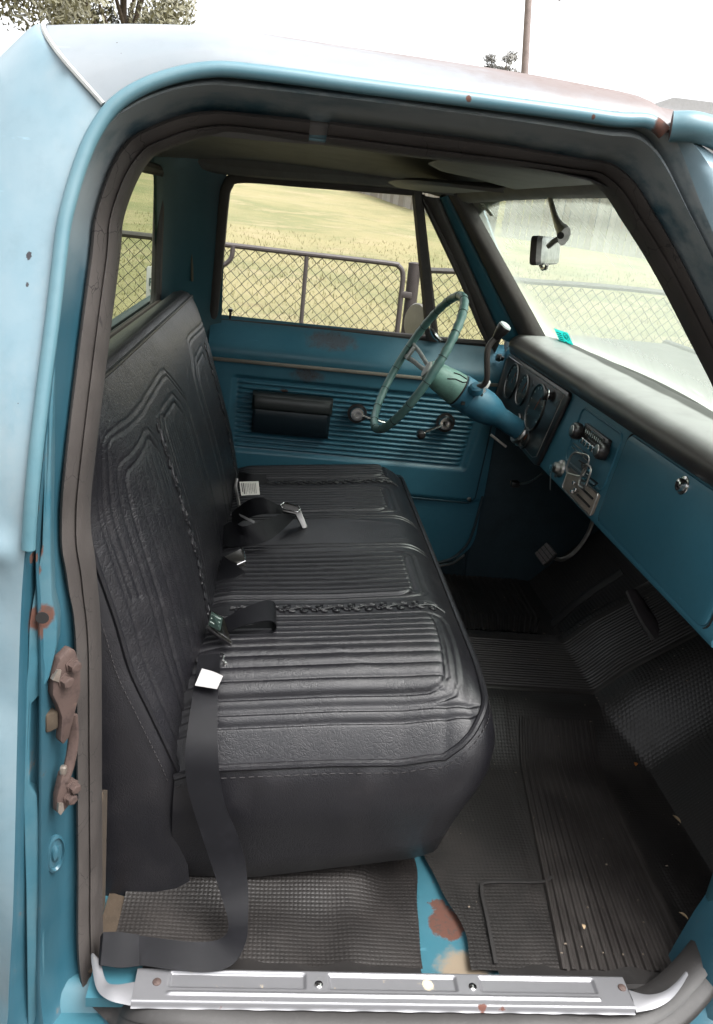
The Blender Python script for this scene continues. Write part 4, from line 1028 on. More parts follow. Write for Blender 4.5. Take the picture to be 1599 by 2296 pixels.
# pressed plate of the rear jamb: pale raised panel with a wavy inner edge
pl_ = [(-0.2739, -0.0340, 1.1004), (-0.2726, -0.0560, 1.0388), (-0.2715, -0.0780, 0.9716), (-0.2719, -0.0950, 0.8909), (-0.2730, -0.0990, 0.8213), (-0.2738, -0.1000, 0.7587), (-0.2733, -0.1000, 0.7166), (-0.2727, -0.1020, 0.6830), (-0.2664, -0.1020, 0.6474), (-0.2674, -0.1020, 0.6110), (-0.2754, -0.1120, 0.5662), (-0.2859, -0.1140, 0.5412), (-0.2981, -0.1180, 0.5259), (-0.3017, -0.1200, 0.4535), (-0.3032, -0.1200, 0.3921), (-0.2944, -0.1180, 0.3720), (-0.2913, -0.1160, 0.3115), (-0.2903, -0.1160, 0.0994), (-0.2930, -0.1160, -0.1169),
       (-0.3160, -0.1280, -0.1009), (-0.3108, -0.1280, 0.2015), (-0.3097, -0.1280, 0.3828), (-0.3071, -0.1280, 0.5178), (-0.2989, -0.1260, 0.5874), (-0.2948, -0.1260, 0.6584), (-0.2867, -0.1140, 0.7222), (-0.2815, -0.1100, 0.7624), (-0.2795, -0.1070, 0.8236), (-0.2777, -0.1030, 0.8927), (-0.2775, -0.0850, 0.9725), (-0.2782, -0.0630, 1.0392), (-0.2787, -0.0400, 1.1003)]
fr_p = [Vector(p) for p in pl_]; bk_p = [p+Vector((-.004, .035, 0)) for p in fr_p]; n_ = len(fr_p)
bb = MB(); bb.add(fr_p+bk_p, [tuple(range(n_)), tuple(range(2*n_-1, n_-1, -1))]+[(i, n_+i, n_+(i+1) % n_, (i+1) % n_) for i in range(n_)])
jpl = bb.build('jamb_plate', jamb_plate_mat, jamb, bevel=.006, seg=4)

# ------------------------------------------------------------------ bench seat
YN, YF, XR, XF = .12, 1.58, -.16, .432
def seg_dist(Y, X, segs):
    d = np.full(Y.shape, 9.)
    for (a, b) in segs:
        a = np.array(a); b = np.array(b); ab = b-a; L = ab@ab
        t = np.clip(((Y-a[0])*ab[0]+(X-a[1])*ab[1])/L, 0, 1)
        d = np.minimum(d, np.hypot(Y-(a[0]+ab[0]*t), X-(a[1]+ab[1]*t)))
    return d
def poly_segs(pts): return list(zip(pts[:-1], pts[1:]))
def gro(d, w, depth): return -depth*np.exp(-(d/w)**2)
def cush_z(X, Y):
    zc = .402+.105*(X+.05)
    fr = np.clip(1-(XF-X)/.10, 0, 1); zc = zc-.055*fr**2.2
    D = np.interp(X, [-.2, .28, .36, .406, .432], [.155, .163, .150, .105, .050])
    d = np.minimum(Y-YN, YF-Y); e = np.clip(1-d/.20, 0, 1)
    z = zc-D*e**2.3
    z = z-.03*np.clip((-.06-X)/.1, 0, 1)**1.5
    z = z+.006*np.cos((Y-.85)*2*PI/.73)*np.clip(1-np.abs(X-.15)/.3, 0, 1)
    return z
NX, NY = 120, 1100; xs = np.linspace(0, 1, NX); ys = np.linspace(YN, YF, NY)
Yg, Ag = np.meshgrid(ys, xs, indexing='ij')
rc_ = .075; dd = np.minimum(Yg-YN, YF-Yg)
xfm = np.where(dd < rc_, XF-(rc_-np.sqrt(np.clip(rc_**2-(rc_-dd)**2, 0, None))), XF)
XRy = XR+.035*np.clip(1-dd/.12, 0, 1); Xg = XRy+(xfm-XRy)*Ag
Zg = cush_z(Xg, Yg); H = np.zeros_like(Zg)
def cushion_relief(Yg, Xg):
    H = np.zeros_like(Yg)
    for a, b, xf in ((.190, .392, .362), (.490, .700, .338), (1.000, 1.210, .338), (1.308, 1.510, .362)):
        outline = [(a, -.3), (a, xf-.035), (a+.006, xf-.012), (a+.022, xf), (b-.022, xf), (b-.006, xf-.012), (b, xf-.035), (b, -.3)]
        o = .024
        outer = [(a-o*.55, -.3), (a-o*.55, xf-.02), (a-o*.2, xf+o*.6), (a+.014, xf+o), (b-.014, xf+o), (b+o*.2, xf+o*.6), (b+o*.55, xf-.02), (b+o*.55, -.3)]
        H += gro(seg_dist(Yg, Xg, poly_segs(outline)), .0028, .0052)+gro(seg_dist(Yg, Xg, poly_segs(outer)), .0026, .0042)
        ins = (sst(a, a+.003, Yg)*sst(b, b-.003, Yg)*sst(xf, xf-.006, Xg))
        n = round((b-a)/.0225); ph = (Yg-a)/((b-a)/n)
        H += ins*(.0070*np.abs(np.sin(PI*ph))**.36-.0028)
        H += .001*ins
    for y in (.158, .172, .742, .760, .940, .958, 1.528, 1.542):
        H += gro(np.abs(Yg-y), .0027, .0048)
    for y in (.435, 1.265):
        H += -.0012*sst(.026, .020, np.abs(Yg-y))*sst(.40, .38, Xg)
    return H
H = cushion_relief(Yg, Xg)*np.clip((.43-Xg)/.03, 0, 1)
wr = np.random.RandomState(3)
for k in range(26):                                     # soft puckers in the stretched vinyl
    cy, cx, an, ln = wr.uniform(.2, 1.5), wr.uniform(-.05, .40), wr.uniform(-.6, .6), wr.uniform(.03, .08)
    u = (Yg-cy)*math.sin(an)+(Xg-cx)*math.cos(an); v = (Yg-cy)*math.cos(an)-(Xg-cx)*math.sin(an)
    H += .0011*np.exp(-(u/ln)**2-(v/.007)**2)
rings = [[(Xg[i, j], Yg[i, j], Zg[i, j]+H[i, j]) for j in range(len(xs))] for i in range(len(ys))]
cb = MB().grid(rings)
seat = cb.build('bench_seat', vinyl, TRUCK, deg=180, fix=False, label='black vinyl bench seat with pleated panels and scroll embossing')
# boxing (sides and front) below the piping
edge = []; nrm = []
for j in range(0, NX, 4): edge.append((Xg[0, j], Yg[0, j]))
for i in range(0, NY, 4): edge.append((Xg[i, -1], Yg[i, -1]))
for j in range(NX-1, -1, -4): edge.append((Xg[-1, j], Yg[-1, j]))
E_ = np.array(edge); dn = np.gradient(E_, axis=0); dn /= np.linalg.norm(dn, axis=1)[:, None]+1e-9
Nrm = np.stack([dn[:, 1], -dn[:, 0]], 1)
Nrm = np.array([np.mean(Nrm[max(0, i-3):i+4], axis=0) for i in range(len(Nrm))]); Nrm /= np.linalg.norm(Nrm, axis=1)[:, None]
zp = cush_z(E_[:, 0], E_[:, 1])
_ii = np.arange(len(E_)); _rs = np.random.RandomState(8)
pucker = .0016*np.interp(_ii, np.arange(0, len(E_)+3, 2), _rs.randn(len(range(0, len(E_)+3, 2))))
sag = .0035*np.interp(_ii, np.arange(0, len(E_)+30, 18), _rs.randn(len(range(0, len(E_)+30, 18))))
rings = []
for f, o in ((0, 0), (.04, .012), (.08, .020), (.12, .026), (.18, .032), (.25, .036), (.38, .035), (.5, .024), (.62, .008), (.8, -.012), (1.0, -.030), (1.02, -.06)):
    bot_ = -.02+.07*np.clip((E_[:, 0]-.03)/.36, 0, 1)
    frontness = np.clip(Nrm[:, 0], 0, 1)
    oo = o*(.45+.55*frontness) + pucker*math.exp(-((f-.14)/.12)**2) + sag*math.sin(PI*min(1, f))
    r = np.column_stack([E_[:, 0]+Nrm[:, 0]*oo, E_[:, 1]+Nrm[:, 1]*oo, zp+(bot_-zp)*f])
    rings.append(r)
MB().grid(rings).build('seat_skirt', vinyl, seat, deg=180, fix=True)
pl = [(e[0]+n_[0]*.004, e[1]+n_[1]*.004, z+.001) for e, n_, z in zip(E_, Nrm, zp)]
MB().tube(pl, .0068, 8).build('cushion_piping', vinyl, seat)
pl2 = [(e[0]+n_[0]*(.012*(.45+.55*max(0, n_[0]))+.0052), e[1]+n_[1]*(.012*(.45+.55*max(0, n_[0]))+.0052), z-.016) for e, n_, z in zip(E_, Nrm, zp)]
stt = MB()
for i in range(0, len(pl2)-1):
    a = Vector(pl2[i]); b_ = Vector(pl2[i+1]); n_ = max(1, int((b_-a).length/.011))
    for k in range(n_): stt.tube([a.lerp(b_, (k+.15)/n_), a.lerp(b_, (k+.7)/n_)], .0010, 4)
so = stt.build('skirt_stitching', stitch_mat, seat); so['kind'] = 'stuff'
# scroll embossing: a leafy vine of raised curls
def scroll(fn, u0, u1, parent, name):
    b = MB(); u = u0; k = 0; step = .034*(1 if u1 > u0 else -1)
    vine = [fn(u0+(u1-u0)*t, .005*math.sin(t*abs(u1-u0)/.034*PI)) for t in np.linspace(0, 1, 60)]
    b.tube(vine, .0022, 5)
    while abs(u-u0) < abs(u1-u0)-.02:
        s_ = 1 if k % 2 else -1
        cu, cv = u+step*.5, .0075*s_
        sp_ = [fn(cu+(.0085-.0065*t)*math.cos(t*9*s_+.5)*(1 if step > 0 else -1), cv+(.0085-.0065*t)*math.sin(t*9*s_+.5)) for t in np.linspace(0, 1, 16)]
        b.tube(sp_, .0021, 5)
        for q in (.2, .8):
            lp = [fn(u+step*q+.004*math.cos(a)*(1.6), -.012*s_*(.5+.5*q)+.003*math.sin(a)) for a in np.linspace(0, 2*PI, 8)[:-1]]
            b.tube(lp, .0017, 4, closed=True)
        lf = [fn(u+step*(.1+.3*t), -s_*(.002+.012*t)) for t in np.linspace(0, 1, 4)]
        b.tube(lf, [.0016, .0026, .0024, .0008], 5)
        u += step; k += 1
    return b.build(name, vinyl, parent)
for yc in (.435, 1.265):
    scroll(lambda u, v, yc=yc: (u, yc+v, float(cush_z(np.array(u), np.array(yc+v)))+.0006), -.06, .395, seat, 'scroll_embossing')

# backrest
ZB0, ZB1 = .22, .905
_zf = np.linspace(.1, 1.05, 400); _k = np.exp(-(np.arange(-40, 41)/16.)**2); _k /= _k.sum()
def _smooth(v): return np.convolve(np.pad(v, 40, mode='reflect', reflect_type='odd'), _k, 'valid')
_xc = _smooth(np.interp(_zf, [.1, .22, .379, .521, .663, .812, .87, .92, 1.05], [-.055, -.070, -.097, -.128, -.172, -.222, -.250, -.288, -.40]))
_D = _smooth(np.interp(_zf, [.1, .22, .43, .7, .8, .905, 1.05], [.03, .045, .10, .105, .06, .0, .0]))
def back_x(Y, Z):
    xc = np.interp(Z, _zf, _xc); D = np.interp(Z, _zf, _D)
    d = np.minimum(Y-YN-.01, YF-.01-Y); e = np.clip(1-d/.22, 0, 1)
    return xc-D*e**2.2
zs_ = np.linspace(ZB0, ZB1, 210); ys_ = np.linspace(YN+.01, YF-.01, 640)
Yb, Zb = np.meshgrid(ys_, zs_, indexing='ij')
ee = np.minimum(Yb-ys_[0], ys_[-1]-Yb); Zt = Zb-.045*np.clip(1-ee/.10, 0, 1)**2*np.clip((Zb-.80)/.10, 0, 1)
Xb = back_x(Yb, Zb); Hb = np.zeros_like(Xb)
def mir(pts): return [(1.70-p[0], p[1]) for p in pts]
shapes = []
for mfun in (lambda p: p, mir):
    A = mfun([(.205, -.1), (.205, .752), (.212, .762), (.305, .790), (.322, .788), (.348, .760), (.350, .74), (.350, -.1)])
    Ao = mfun([(.188, -.1), (.188, .768), (.196, .780), (.302, .806), (.330, .804), (.364, .770), (.368, .74), (.368, -.1)])
    Bp = mfun([(.462, -.1), (.462, .770), (.478, .786), (.625, .784), (.672, .752), (.680, .73), (.680, -.1)])
    Bo = mfun([(.442, -.1), (.442, .788), (.462, .804), (.632, .801), (.688, .766), (.700, .74), (.700, -.1)])
    O1 = mfun([(.160, .55), (.158, .826), (.170, .838), (.60, .850), (.650, .846), (.752, .775), (.764, .74), (.766, .3)])
    O2 = mfun([(.172, .55), (.171, .815), (.182, .826), (.60, .838), (.645, .834), (.742, .766), (.752, .735), (.753, .3)])
    for s_, w, d in ((A, .0022, .0032), (Ao, .0020, .0024), (Bp, .0022, .0032), (Bo, .0020, .0024), (O1, .0020, .0026), (O2, .0020, .0026)):
        Hb += gro(seg_dist(Yb, Zb, poly_segs(s_)), w, d)
    for s_ in (A, Bp):
        pts = sorted(s_[1:-1]); yy = [p[0] for p in pts]; zz = [p[1] for p in pts]
        ins = (Yb > yy[0]) & (Yb < yy[-1]) & (Zb < np.interp(Yb, yy, zz)-.002)
        n = round((yy[-1]-yy[0])/.0225); ph = (Yb-yy[0])/((yy[-1]-yy[0])/n)
        Hb += ins*(.0018*np.abs(np.sin(PI*ph))**.32*np.clip((np.interp(Yb, yy, zz)-Zb)/.02, .3, 1)-.001)
Hb += gro(np.abs(ee-.022), .002, .0022)
for k in range(40):
    cy, cz, an, ln = wr.uniform(.2, 1.5), wr.uniform(.4, .88), wr.uniform(0, PI), wr.uniform(.02, .05)
    u = (Yb-cy)*math.cos(an)+(Zb-cz)*math.sin(an); v = -(Yb-cy)*math.sin(an)+(Zb-cz)*math.cos(an)
    Hb += .0008*np.exp(-(u/ln)**2-(v/.005)**2)
rings = [[(Xb[i, j]+Hb[i, j]*.95, Yb[i, j], Zt[i, j]+Hb[i, j]*.3) for j in range(len(zs_))] for i in range(len(ys_))]
back = MB().grid(rings).build('seat_back', vinyl_back, seat, deg=180, fix=True, label='black vinyl backrest with stitched house shaped panels')
# top roll of the backrest
rows = []
for i in range(0, 640, 6):
    y = ys_[i]; t0 = np.array(rings[i][-1])
    rows.append([t0, t0+np.array((-.012, 0, .013)), t0+np.array((-.032, 0, .018)), t0+np.array((-.058, 0, .010)), t0+np.array((-.078, 0, -.02)), t0+np.array((-.085, 0, -.10)), t0+np.array((-.085, 0, -.5))])
MB().grid(rows).build('seat_back_top', vinyl, seat, deg=180, label='smooth top roll of the backrest catching the light')
for o_ in (.0, .011, .018):
    MB().tube([tuple(np.array(r[-1])+np.array((-.002-o_, 0, .004+.55*o_))) for r in rings[::6]], .0042 if o_ == 0 else .0016, 8).build('top_seam', vinyl, seat)
# near and far side panels of the back
for yside, i_, s_ in ((YN, 0, -1), (YF, -1, 1)):
    rows = []
    for j in range(0, 210, 5):
        p = np.array(rings[i_][j]); xe = -.395
        rows.append([p, p+np.array((-.012, s_*.014, 0)), (p[0]-.05, p[1]+s_*.022, p[2]-.01), ((p[0]+xe)/2, p[1]+s_*.024, p[2]-.02), (xe, p[1]+s_*.01, p[2]-.03)])
    base = rows[0]; lo = []
    for z, xo in ((-.05, .03), (.03, .02), (.12, .005)):
        lo.append([(q[0]+xo*(1 if k == 0 else .6), q[1], z) for k, q in enumerate(base)])
    MB().grid(lo+rows).build('seat_back_side', vinyl, seat, deg=180)
    ed = [tuple(np.array(rings[i_][j])+np.array((0, s_*.003, 0))) for j in range(0, 210, 5)]
    MB().tube(ed, .0055, 8).build('back_piping', vinyl, seat)
    stt = MB()
    for off in (-.020,):
        for j in range(0, 205, 3):
            a = np.array(rings[i_][j])+np.array((off, s_*.0195, 0)); b_ = np.array(rings[i_][j+2])+np.array((off, s_*.0195, 0))
            stt.tube([tuple(a), tuple(a+(b_-a)*.8)], .0011, 4)
    so = stt.build('back_stitching', stitch_mat, seat); so['kind'] = 'stuff'
def on_back(z, v, yc):
    i_ = int(np.clip(round((yc+v-ys_[0])/(ys_[1]-ys_[0])), 0, 639)); j_ = int(np.clip(round((z-ZB0)/(zs_[1]-zs_[0])), 0, 209))
    return (Xb[i_, j_]+.0012, yc+v, Zt[i_, j_])
for yc in (.405, 1.295):
    scroll(lambda u, v, yc=yc: on_back(u, v, yc), .36, .79, seat, 'scroll_embossing')
# seat riser below the cushion
MB().box((.10, .85, .02), (.44, 1.20, .10)).build('seat_riser', black_rubber, seat)

# ------------------------------------------------------------------ lap belts
def ribbon(name, pairs, parent, m=None, th=.0016, sub=5, label=None):
    L = catmull([p[0] for p in pairs], sub); R = catmull([p[1] for p in pairs], sub); rows = []
    for i in range(len(L)):
        a, b_ = Vector(L[i]), Vector(R[i]); j = min(i+1, len(L)-1); k = max(i-1, 0)
        t = (Vector(L[j])+Vector(R[j])-Vector(L[k])-Vector(R[k])); n = t.cross(b_-a)
        n = n.normalized()*th/2 if n.length > 1e-9 else Vector((0, 0, th/2))
        c = (a+b_)/2
        rows.append([a+n, c+n*1.3, b_+n, b_-n, c-n*1.3, a-n])
    bb = MB().grid(rows, cv=True); bb.cap(rows[0]); bb.cap(rows[-1], True)
    return bb.build(name, m or webbing, parent, deg=40, label=label)
b1 = empty('lap_belt', (-0.0754, 0.1740, 0.3600), 'black lap belt with white tag hanging from the near seat end to the sill', 'seat belt')
ribbon('webbing', [((-0.1052, 0.2513, 0.3950), (-0.0660, 0.2574, 0.3980)), ((-0.1049, 0.2150, 0.3838), (-0.0617, 0.2150, 0.3839)), ((-0.1044, 0.1600, 0.3674), (-0.0596, 0.1600, 0.3704)), ((-0.1064, 0.1120, 0.3261), (-0.0538, 0.1120, 0.3247)), ((-0.1058, 0.0880, 0.2881), (-0.0482, 0.0880, 0.2867)), ((-0.0986, 0.0760, 0.2413), (-0.0399, 0.0760, 0.2396)),
    ((-0.0848, 0.0660, 0.1974), (-0.0276, 0.0660, 0.2003)), ((-0.0649, 0.0550, 0.1443), (-0.0045, 0.0550, 0.1550)), ((-0.0427, 0.0400, 0.0891), (0.0129, 0.0450, 0.1018)), ((-0.0209, 0.0150, 0.0437), (0.0228, 0.0200, 0.0556)), ((-0.0085, -0.0120, 0.0267), (0.0255, -0.0150, 0.0312)), ((-0.0095, -0.0350, 0.0214), (0.0247, -0.0500, 0.0241)), ((-0.0295, -0.0520, 0.0248), (0.0072, -0.0850, 0.0137)),
    ((-0.0665, -0.0550, 0.0251), (-0.0319, -0.0950, 0.0045)), ((-0.1117, -0.0500, 0.0241), (-0.0939, -0.0950, 0.0090)), ((-0.1569, -0.0450, 0.0251), (-0.1488, -0.0900, 0.0116)), ((-0.2084, -0.0450, 0.0315), (-0.2045, -0.0900, 0.0082)), ((-0.2179, -0.0480, 0.0246), (-0.2127, -0.0850, 0.0080))], b1)
ribbon('sewn_end', [((-0.1547, -0.0500, 0.0328), (-0.1464, -0.0960, 0.0169)), ((-0.1855, -0.0500, 0.0379), (-0.1774, -0.0980, 0.0145)), ((-0.2132, -0.0500, 0.0370), (-0.2080, -0.0940, 0.0149))], b1)
ribbon('paper_tag', [((-0.0935, 0.2000, 0.3996), (-0.1016, 0.1620, 0.3877)), ((-0.0730, 0.1960, 0.3969), (-0.0815, 0.1560, 0.3893)), ((-0.0545, 0.1900, 0.3925), (-0.0615, 0.1500, 0.3908))], b1, white_tag, .0008, label='blank white paper tag folded on the belt')
MB().tube(catmull([(-0.0630, 0.2293, 0.4150), (-0.0566, 0.2188, 0.4180), (-0.0570, 0.2032, 0.4180), (-0.0515, 0.1964, 0.4150), (-0.0568, 0.1964, 0.4100)], 4), .0025, 6).build('hook_clip', chrome, b1)
b2 = empty('lap_belt_buckle', (-0.0761, 0.3397, 0.4100), 'chrome belt buckle with dark printed label and a folded loop of black webbing', 'seat belt')
ribbon('webbing', [((-0.0719, 0.3274, 0.4300), (-0.0664, 0.3056, 0.4100)), ((-0.0433, 0.3403, 0.4450), (-0.0380, 0.2944, 0.4350)), ((-0.0099, 0.3601, 0.4550), (-0.0049, 0.3019, 0.4450)), ((0.0189, 0.3858, 0.4520), (0.0240, 0.3130, 0.4450)), ((0.0324, 0.3934, 0.4400), (0.0362, 0.3204, 0.4320)), ((0.0291, 0.4055, 0.4200), (0.0323, 0.3236, 0.4140)), ((-0.0037, 0.3926, 0.4120), (-0.0006, 0.3228, 0.4080)), ((-0.0516, 0.3704, 0.4050), (-0.0472, 0.3081, 0.4030))], b2)
def slab(name, pts, th, m, parent, bevel=.001, label=None):
    P_ = [Vector(p) for p in pts]; n = (P_[1]-P_[0]).cross(P_[2]-P_[0]).normalized()
    if n.z < 0: n = -n
    bb = MB(); k = len(P_); bb.add(P_+[p-n*th for p in P_], [tuple(range(k)), tuple(range(2*k-1, k-1, -1))]+[(i, k+i, k+(i+1) % k, (i+1) % k) for i in range(k)])
    return bb.build(name, m, parent, bevel=bevel, label=label), n
bk, n_ = slab('buckle', [(-0.0932, 0.3310, 0.4520), (-0.0657, 0.3131, 0.4480), (-0.0447, 0.2499, 0.4280), (-0.0958, 0.2974, 0.4320)], .016, chrome, b2, .003)
lb, n2 = slab('buckle_label', [(-0.0905, 0.3193, 0.4535), (-0.0669, 0.3048, 0.4495), (-0.0684, 0.2667, 0.4415), (-0.0934, 0.2966, 0.4365)], .001, simple('dark_label', (.02, .035, .03), .3), bk, 0)
pa, pb, pc2, pd = (Vector((-0.0905, 0.3193, 0.4535)), Vector((-0.0669, 0.3048, 0.4495)), Vector((-0.0684, 0.2667, 0.4415)), Vector((-0.0934, 0.2966, 0.4365)))
for r_ in range(3):
    for k in range(6):
        s_, t_ = .12+.13*k, .2+.27*r_
        p = pa.lerp(pb, s_).lerp(pd.lerp(pc2, s_), t_); q = pa.lerp(pb, s_+.08).lerp(pd.lerp(pc2, s_+.08), t_)
        MB().tube([p+n2*.0008, q+n2*.0008], .0011, 4).build('print', pale_ink, bk)
slab('buckle_lip', [(-0.0960, 0.2884, 0.4360), (-0.0926, 0.2957, 0.4380), (-0.0441, 0.2515, 0.4300), (-0.0460, 0.2448, 0.4280)], .006, chrome, b2, .0015)
b3 = empty('centre_belt_buckle', (-0.0669, 0.6727, 0.4000), 'plain silver buckle with a triangular fold of black webbing at mid seat', 'seat belt')
slab('buckle', [(-0.0918, 0.6545, 0.4200), (-0.0529, 0.6842, 0.4320), (-0.0412, 0.6324, 0.4250), (-0.0601, 0.6316, 0.4170)], .018, dull_chrome, b3, .003)
MB().tube([(-0.0527, 0.6796, 0.4340), (-0.0466, 0.6669, 0.4320), (-0.0400, 0.6298, 0.4240), (-0.0576, 0.6265, 0.4150)], .0022, 6).build('buckle_edge', chrome, b3)
ribbon('webbing', [((-0.0927, 0.6505, 0.4240), (-0.0929, 0.6403, 0.4240)), ((-0.0731, 0.6194, 0.4260), (-0.0971, 0.6167, 0.4050)), ((-0.0383, 0.5950, 0.4120), (-0.1003, 0.5680, 0.3920)), ((-0.0466, 0.5933, 0.4020), (-0.1027, 0.5326, 0.3850)), ((-0.0835, 0.5623, 0.3850), (-0.1054, 0.5258, 0.3750))], b3)
b4 = empty('driver_lap_belt', (0.0044, 0.9220, 0.4100), 'driver lap belt crumpled in loops of black webbing ending in a chrome clip', 'seat belt')
ribbon('webbing', [((-0.1076, 0.8415, 0.4200), (-0.1067, 0.7785, 0.3950)), ((-0.0858, 0.8393, 0.4350), (-0.0780, 0.7525, 0.4050)), ((-0.0551, 0.7781, 0.4500), (-0.0220, 0.7629, 0.4100)), ((-0.0179, 0.7910, 0.4600), (0.0163, 0.7720, 0.4250)), ((0.0144, 0.8237, 0.4620), (0.0504, 0.8317, 0.4350)), ((0.0414, 0.8796, 0.4550), (0.0777, 0.9006, 0.4400))], b4)
ribbon('webbing', [((0.0338, 0.9277, 0.4550), (0.0447, 0.9129, 0.4400)), ((0.0044, 0.9109, 0.4750), (0.0140, 0.8995, 0.4450)), ((-0.0182, 0.9018, 0.4850), (-0.0067, 0.9013, 0.4400)), ((-0.0462, 0.8917, 0.4800), (-0.0363, 0.9009, 0.4300)), ((-0.0741, 0.9391, 0.4400), (-0.0656, 0.9068, 0.4100)), ((-0.0930, 0.9665, 0.4100), (-0.0847, 0.8927, 0.3950))], b4)
ck, n_ = slab('clip', [(0.0341, 0.9010, 0.4700), (0.0466, 0.9033, 0.4740), (0.0843, 0.8928, 0.4700), (0.1092, 0.8689, 0.4250), (0.0979, 0.8633, 0.4200), (0.0744, 0.8936, 0.4500), (0.0413, 0.8927, 0.4550)], .012, dark_steel, b4, .002)
MB().tube([(0.0341, 0.8863, 0.4730), (0.0429, 0.8977, 0.4770), (0.0792, 0.8882, 0.4750), (0.0854, 0.8798, 0.4700), (0.0800, 0.8688, 0.4650), (0.0404, 0.8746, 0.4680)], .0022, 6, closed=True).build('clip_mouth', chrome, b4)
ribbon('white_strip', [((-0.0709, 0.8868, 0.4400), (-0.0656, 0.8790, 0.4360)), ((-0.0499, 0.8530, 0.4450), (-0.0458, 0.8447, 0.4400)), ((-0.0285, 0.8276, 0.4470), (-0.0290, 0.8192, 0.4430))], b4, white_tag, .0008)
b5 = empty('far_belt_buckle', (-0.0821, 1.1996, 0.4000), 'far buckle end with an upright printed paper label by the driver door', 'seat belt')
ribbon('webbing', [((-0.0956, 1.3239, 0.4100), (-0.0910, 1.2593, 0.4000)), ((-0.0608, 1.2701, 0.4250), (-0.0576, 1.2325, 0.4050)), ((-0.0095, 1.2907, 0.4200), (-0.0121, 1.2464, 0.4000))], b5)
lbl, n_ = slab('paper_label', [(-0.0841, 1.1140, 0.4500), (-0.0303, 1.1323, 0.4500), (-0.0233, 1.1169, 0.4150), (-0.0758, 1.0963, 0.4150)], .0008, label_mat, b5, 0, 'cream paper label with small print')
qa, qb, qc, qd = (Vector((-0.0841, 1.1140, 0.4500)), Vector((-0.0303, 1.1323, 0.4500)), Vector((-0.0233, 1.1169, 0.4150)), Vector((-0.0758, 1.0963, 0.4150)))
nl = (qb-qa).cross(qd-qa).normalized(); nl = nl if nl.y < 0 else -nl
for k in range(9):
    s_ = .10+.09*k
    p = qa.lerp(qb, s_).lerp(qd.lerp(qc, s_), .12); q = qa.lerp(qb, s_).lerp(qd.lerp(qc, s_), .9 if k % 3 else .75)
    MB().tube([p+nl*.001, q+nl*.001], .0013 if k < 2 else .0008, 4).build('print', ink if k < 2 else grey_ink, lbl)
MB().tube([(-0.0953, 1.1904, 0.4300), (-0.0960, 1.1506, 0.4200), (-0.0860, 1.1039, 0.4100), (-0.0772, 1.0219, 0.4100)], .005, 6).build('buckle', dull_chrome, b5)

# ------------------------------------------------------------------ litter on the mats
def leaf(p, ln, wd, ang, m, lab, curlz=.003):
    n = 6; rows = []
    for i in range(n+1):
        t = i/n; w = wd*math.sin(PI*min(.98, max(.02, t)))**.8
        c = Vector((math.cos(ang)*(t-.5)*ln, math.sin(ang)*(t-.5)*ln, curlz*math.sin(t*PI)+.0015)); s_ = Vector((-math.sin(ang), math.cos(ang), 0))*w/2
        rows.append([c-s_+Vector((0, 0, .001)), c, c+s_+Vector((0, 0, .001))])
    o = MB().grid(rows).build('dry_leaf', m, None, fix=False); o.location = p
    return tag(o, lab, 'leaf', 'dry leaves on the floor mat')
lf1 = simple('dry_leaf_orange', (.36, .13, .035), .8); lf2 = simple('dry_leaf_tan', (.34, .25, .15), .8)
leaf((0.8221, 0.6202, -0.0280), .016, .011, .4, lf1, 'small orange dry leaf on the mat below the dashboard')
leaf((0.9876, 0.5518, -0.0300), .016, .010, 1.2, lf1, 'rusty brown dry leaf right of the orange one')
leaf((1.0063, 0.3556, -0.0300), .026, .009, 1.9, lf2, 'largest tan dry leaf near the front pillar')
leaf((0.8898, 0.0776, -0.0300), .020, .007, 2.2, lf2, 'narrow tan dry leaf at the near edge of the ribbed tread')
leaf((0.6692, 0.0428, -0.0280), .012, .007, 1.5, lf2, 'tiny pale leaf fragment in the middle of the ribbed tread')
tw = MB().tube([(0.8886, 0.6585, -0.0200), (0.8828, 0.6339, -0.0220), (0.8792, 0.6108, -0.0260)], .0015, 5).build('dry_twig', lf2, None); tag(tw, 'short straw coloured twig standing on the mat by the orange leaf', 'twig')
db = MB(); rs = np.random.RandomState(5)
for k in range(170):
    x, y = rs.uniform(.45, 1.2), rs.uniform(-.03, 1.5)
    z = floor_z(x, y)+.012; s_ = rs.uniform(.0008, .0026); db.box((x, y, z), (s_*rs.uniform(.8, 2.5), s_, s_))
dbo = db.build('floor_grit', simple('grit', (.16, .13, .10), .9), None, smooth=False); tag(dbo, 'pale grit and crumbs scattered over the floor mats', 'grit', kind='stuff')

# ================================================================== outside
def gz(x, y):
    z = -.55+.30*float(sst(1.9, 3.6, y)) if y < 3.6 else -.25+.081*(y-3.6)-.00012*max(0, y-40)**2*(1 if y < 150 else 0)
    if y >= 150: z = gz(x, 149.9)
    return z
ysl = list(np.linspace(-30, 1.5, 12))+list(np.linspace(1.9, 3.6, 8))+list(np.linspace(3.9, 45, 90))+list(np.linspace(48, 160, 26))+[220, 400]
xsl = list(np.linspace(-300, -22, 10))+list(np.linspace(-20, 40, 100))+list(np.linspace(44, 300, 10))
rs = np.random.RandomState(2)
gr = MB().grid([[(x, y, gz(x, y)+(.02*math.sin(x*1.3+y*.7)+.02*math.sin(x*.5-y*1.1) if y > 5 else 0)) for x in xsl] for y in ysl]).build('ground', field_mat, None)
tag(gr, kind='structure')
dr = MB().grid([[(x, y, -.546+(.0 if y < 1.9 else -.02)) for x in np.linspace(-14, 14, 15)] for y in np.linspace(-3.8, 1.95, 8)]).build('bounce_cut_ground', simple('bounce_cut_grey', (.09, .082, .075), .95, var=.5, vs=20, bump=.6), None)  # unseen ground sheet added to keep bounced light near the truck low
tag(dr, kind='structure')
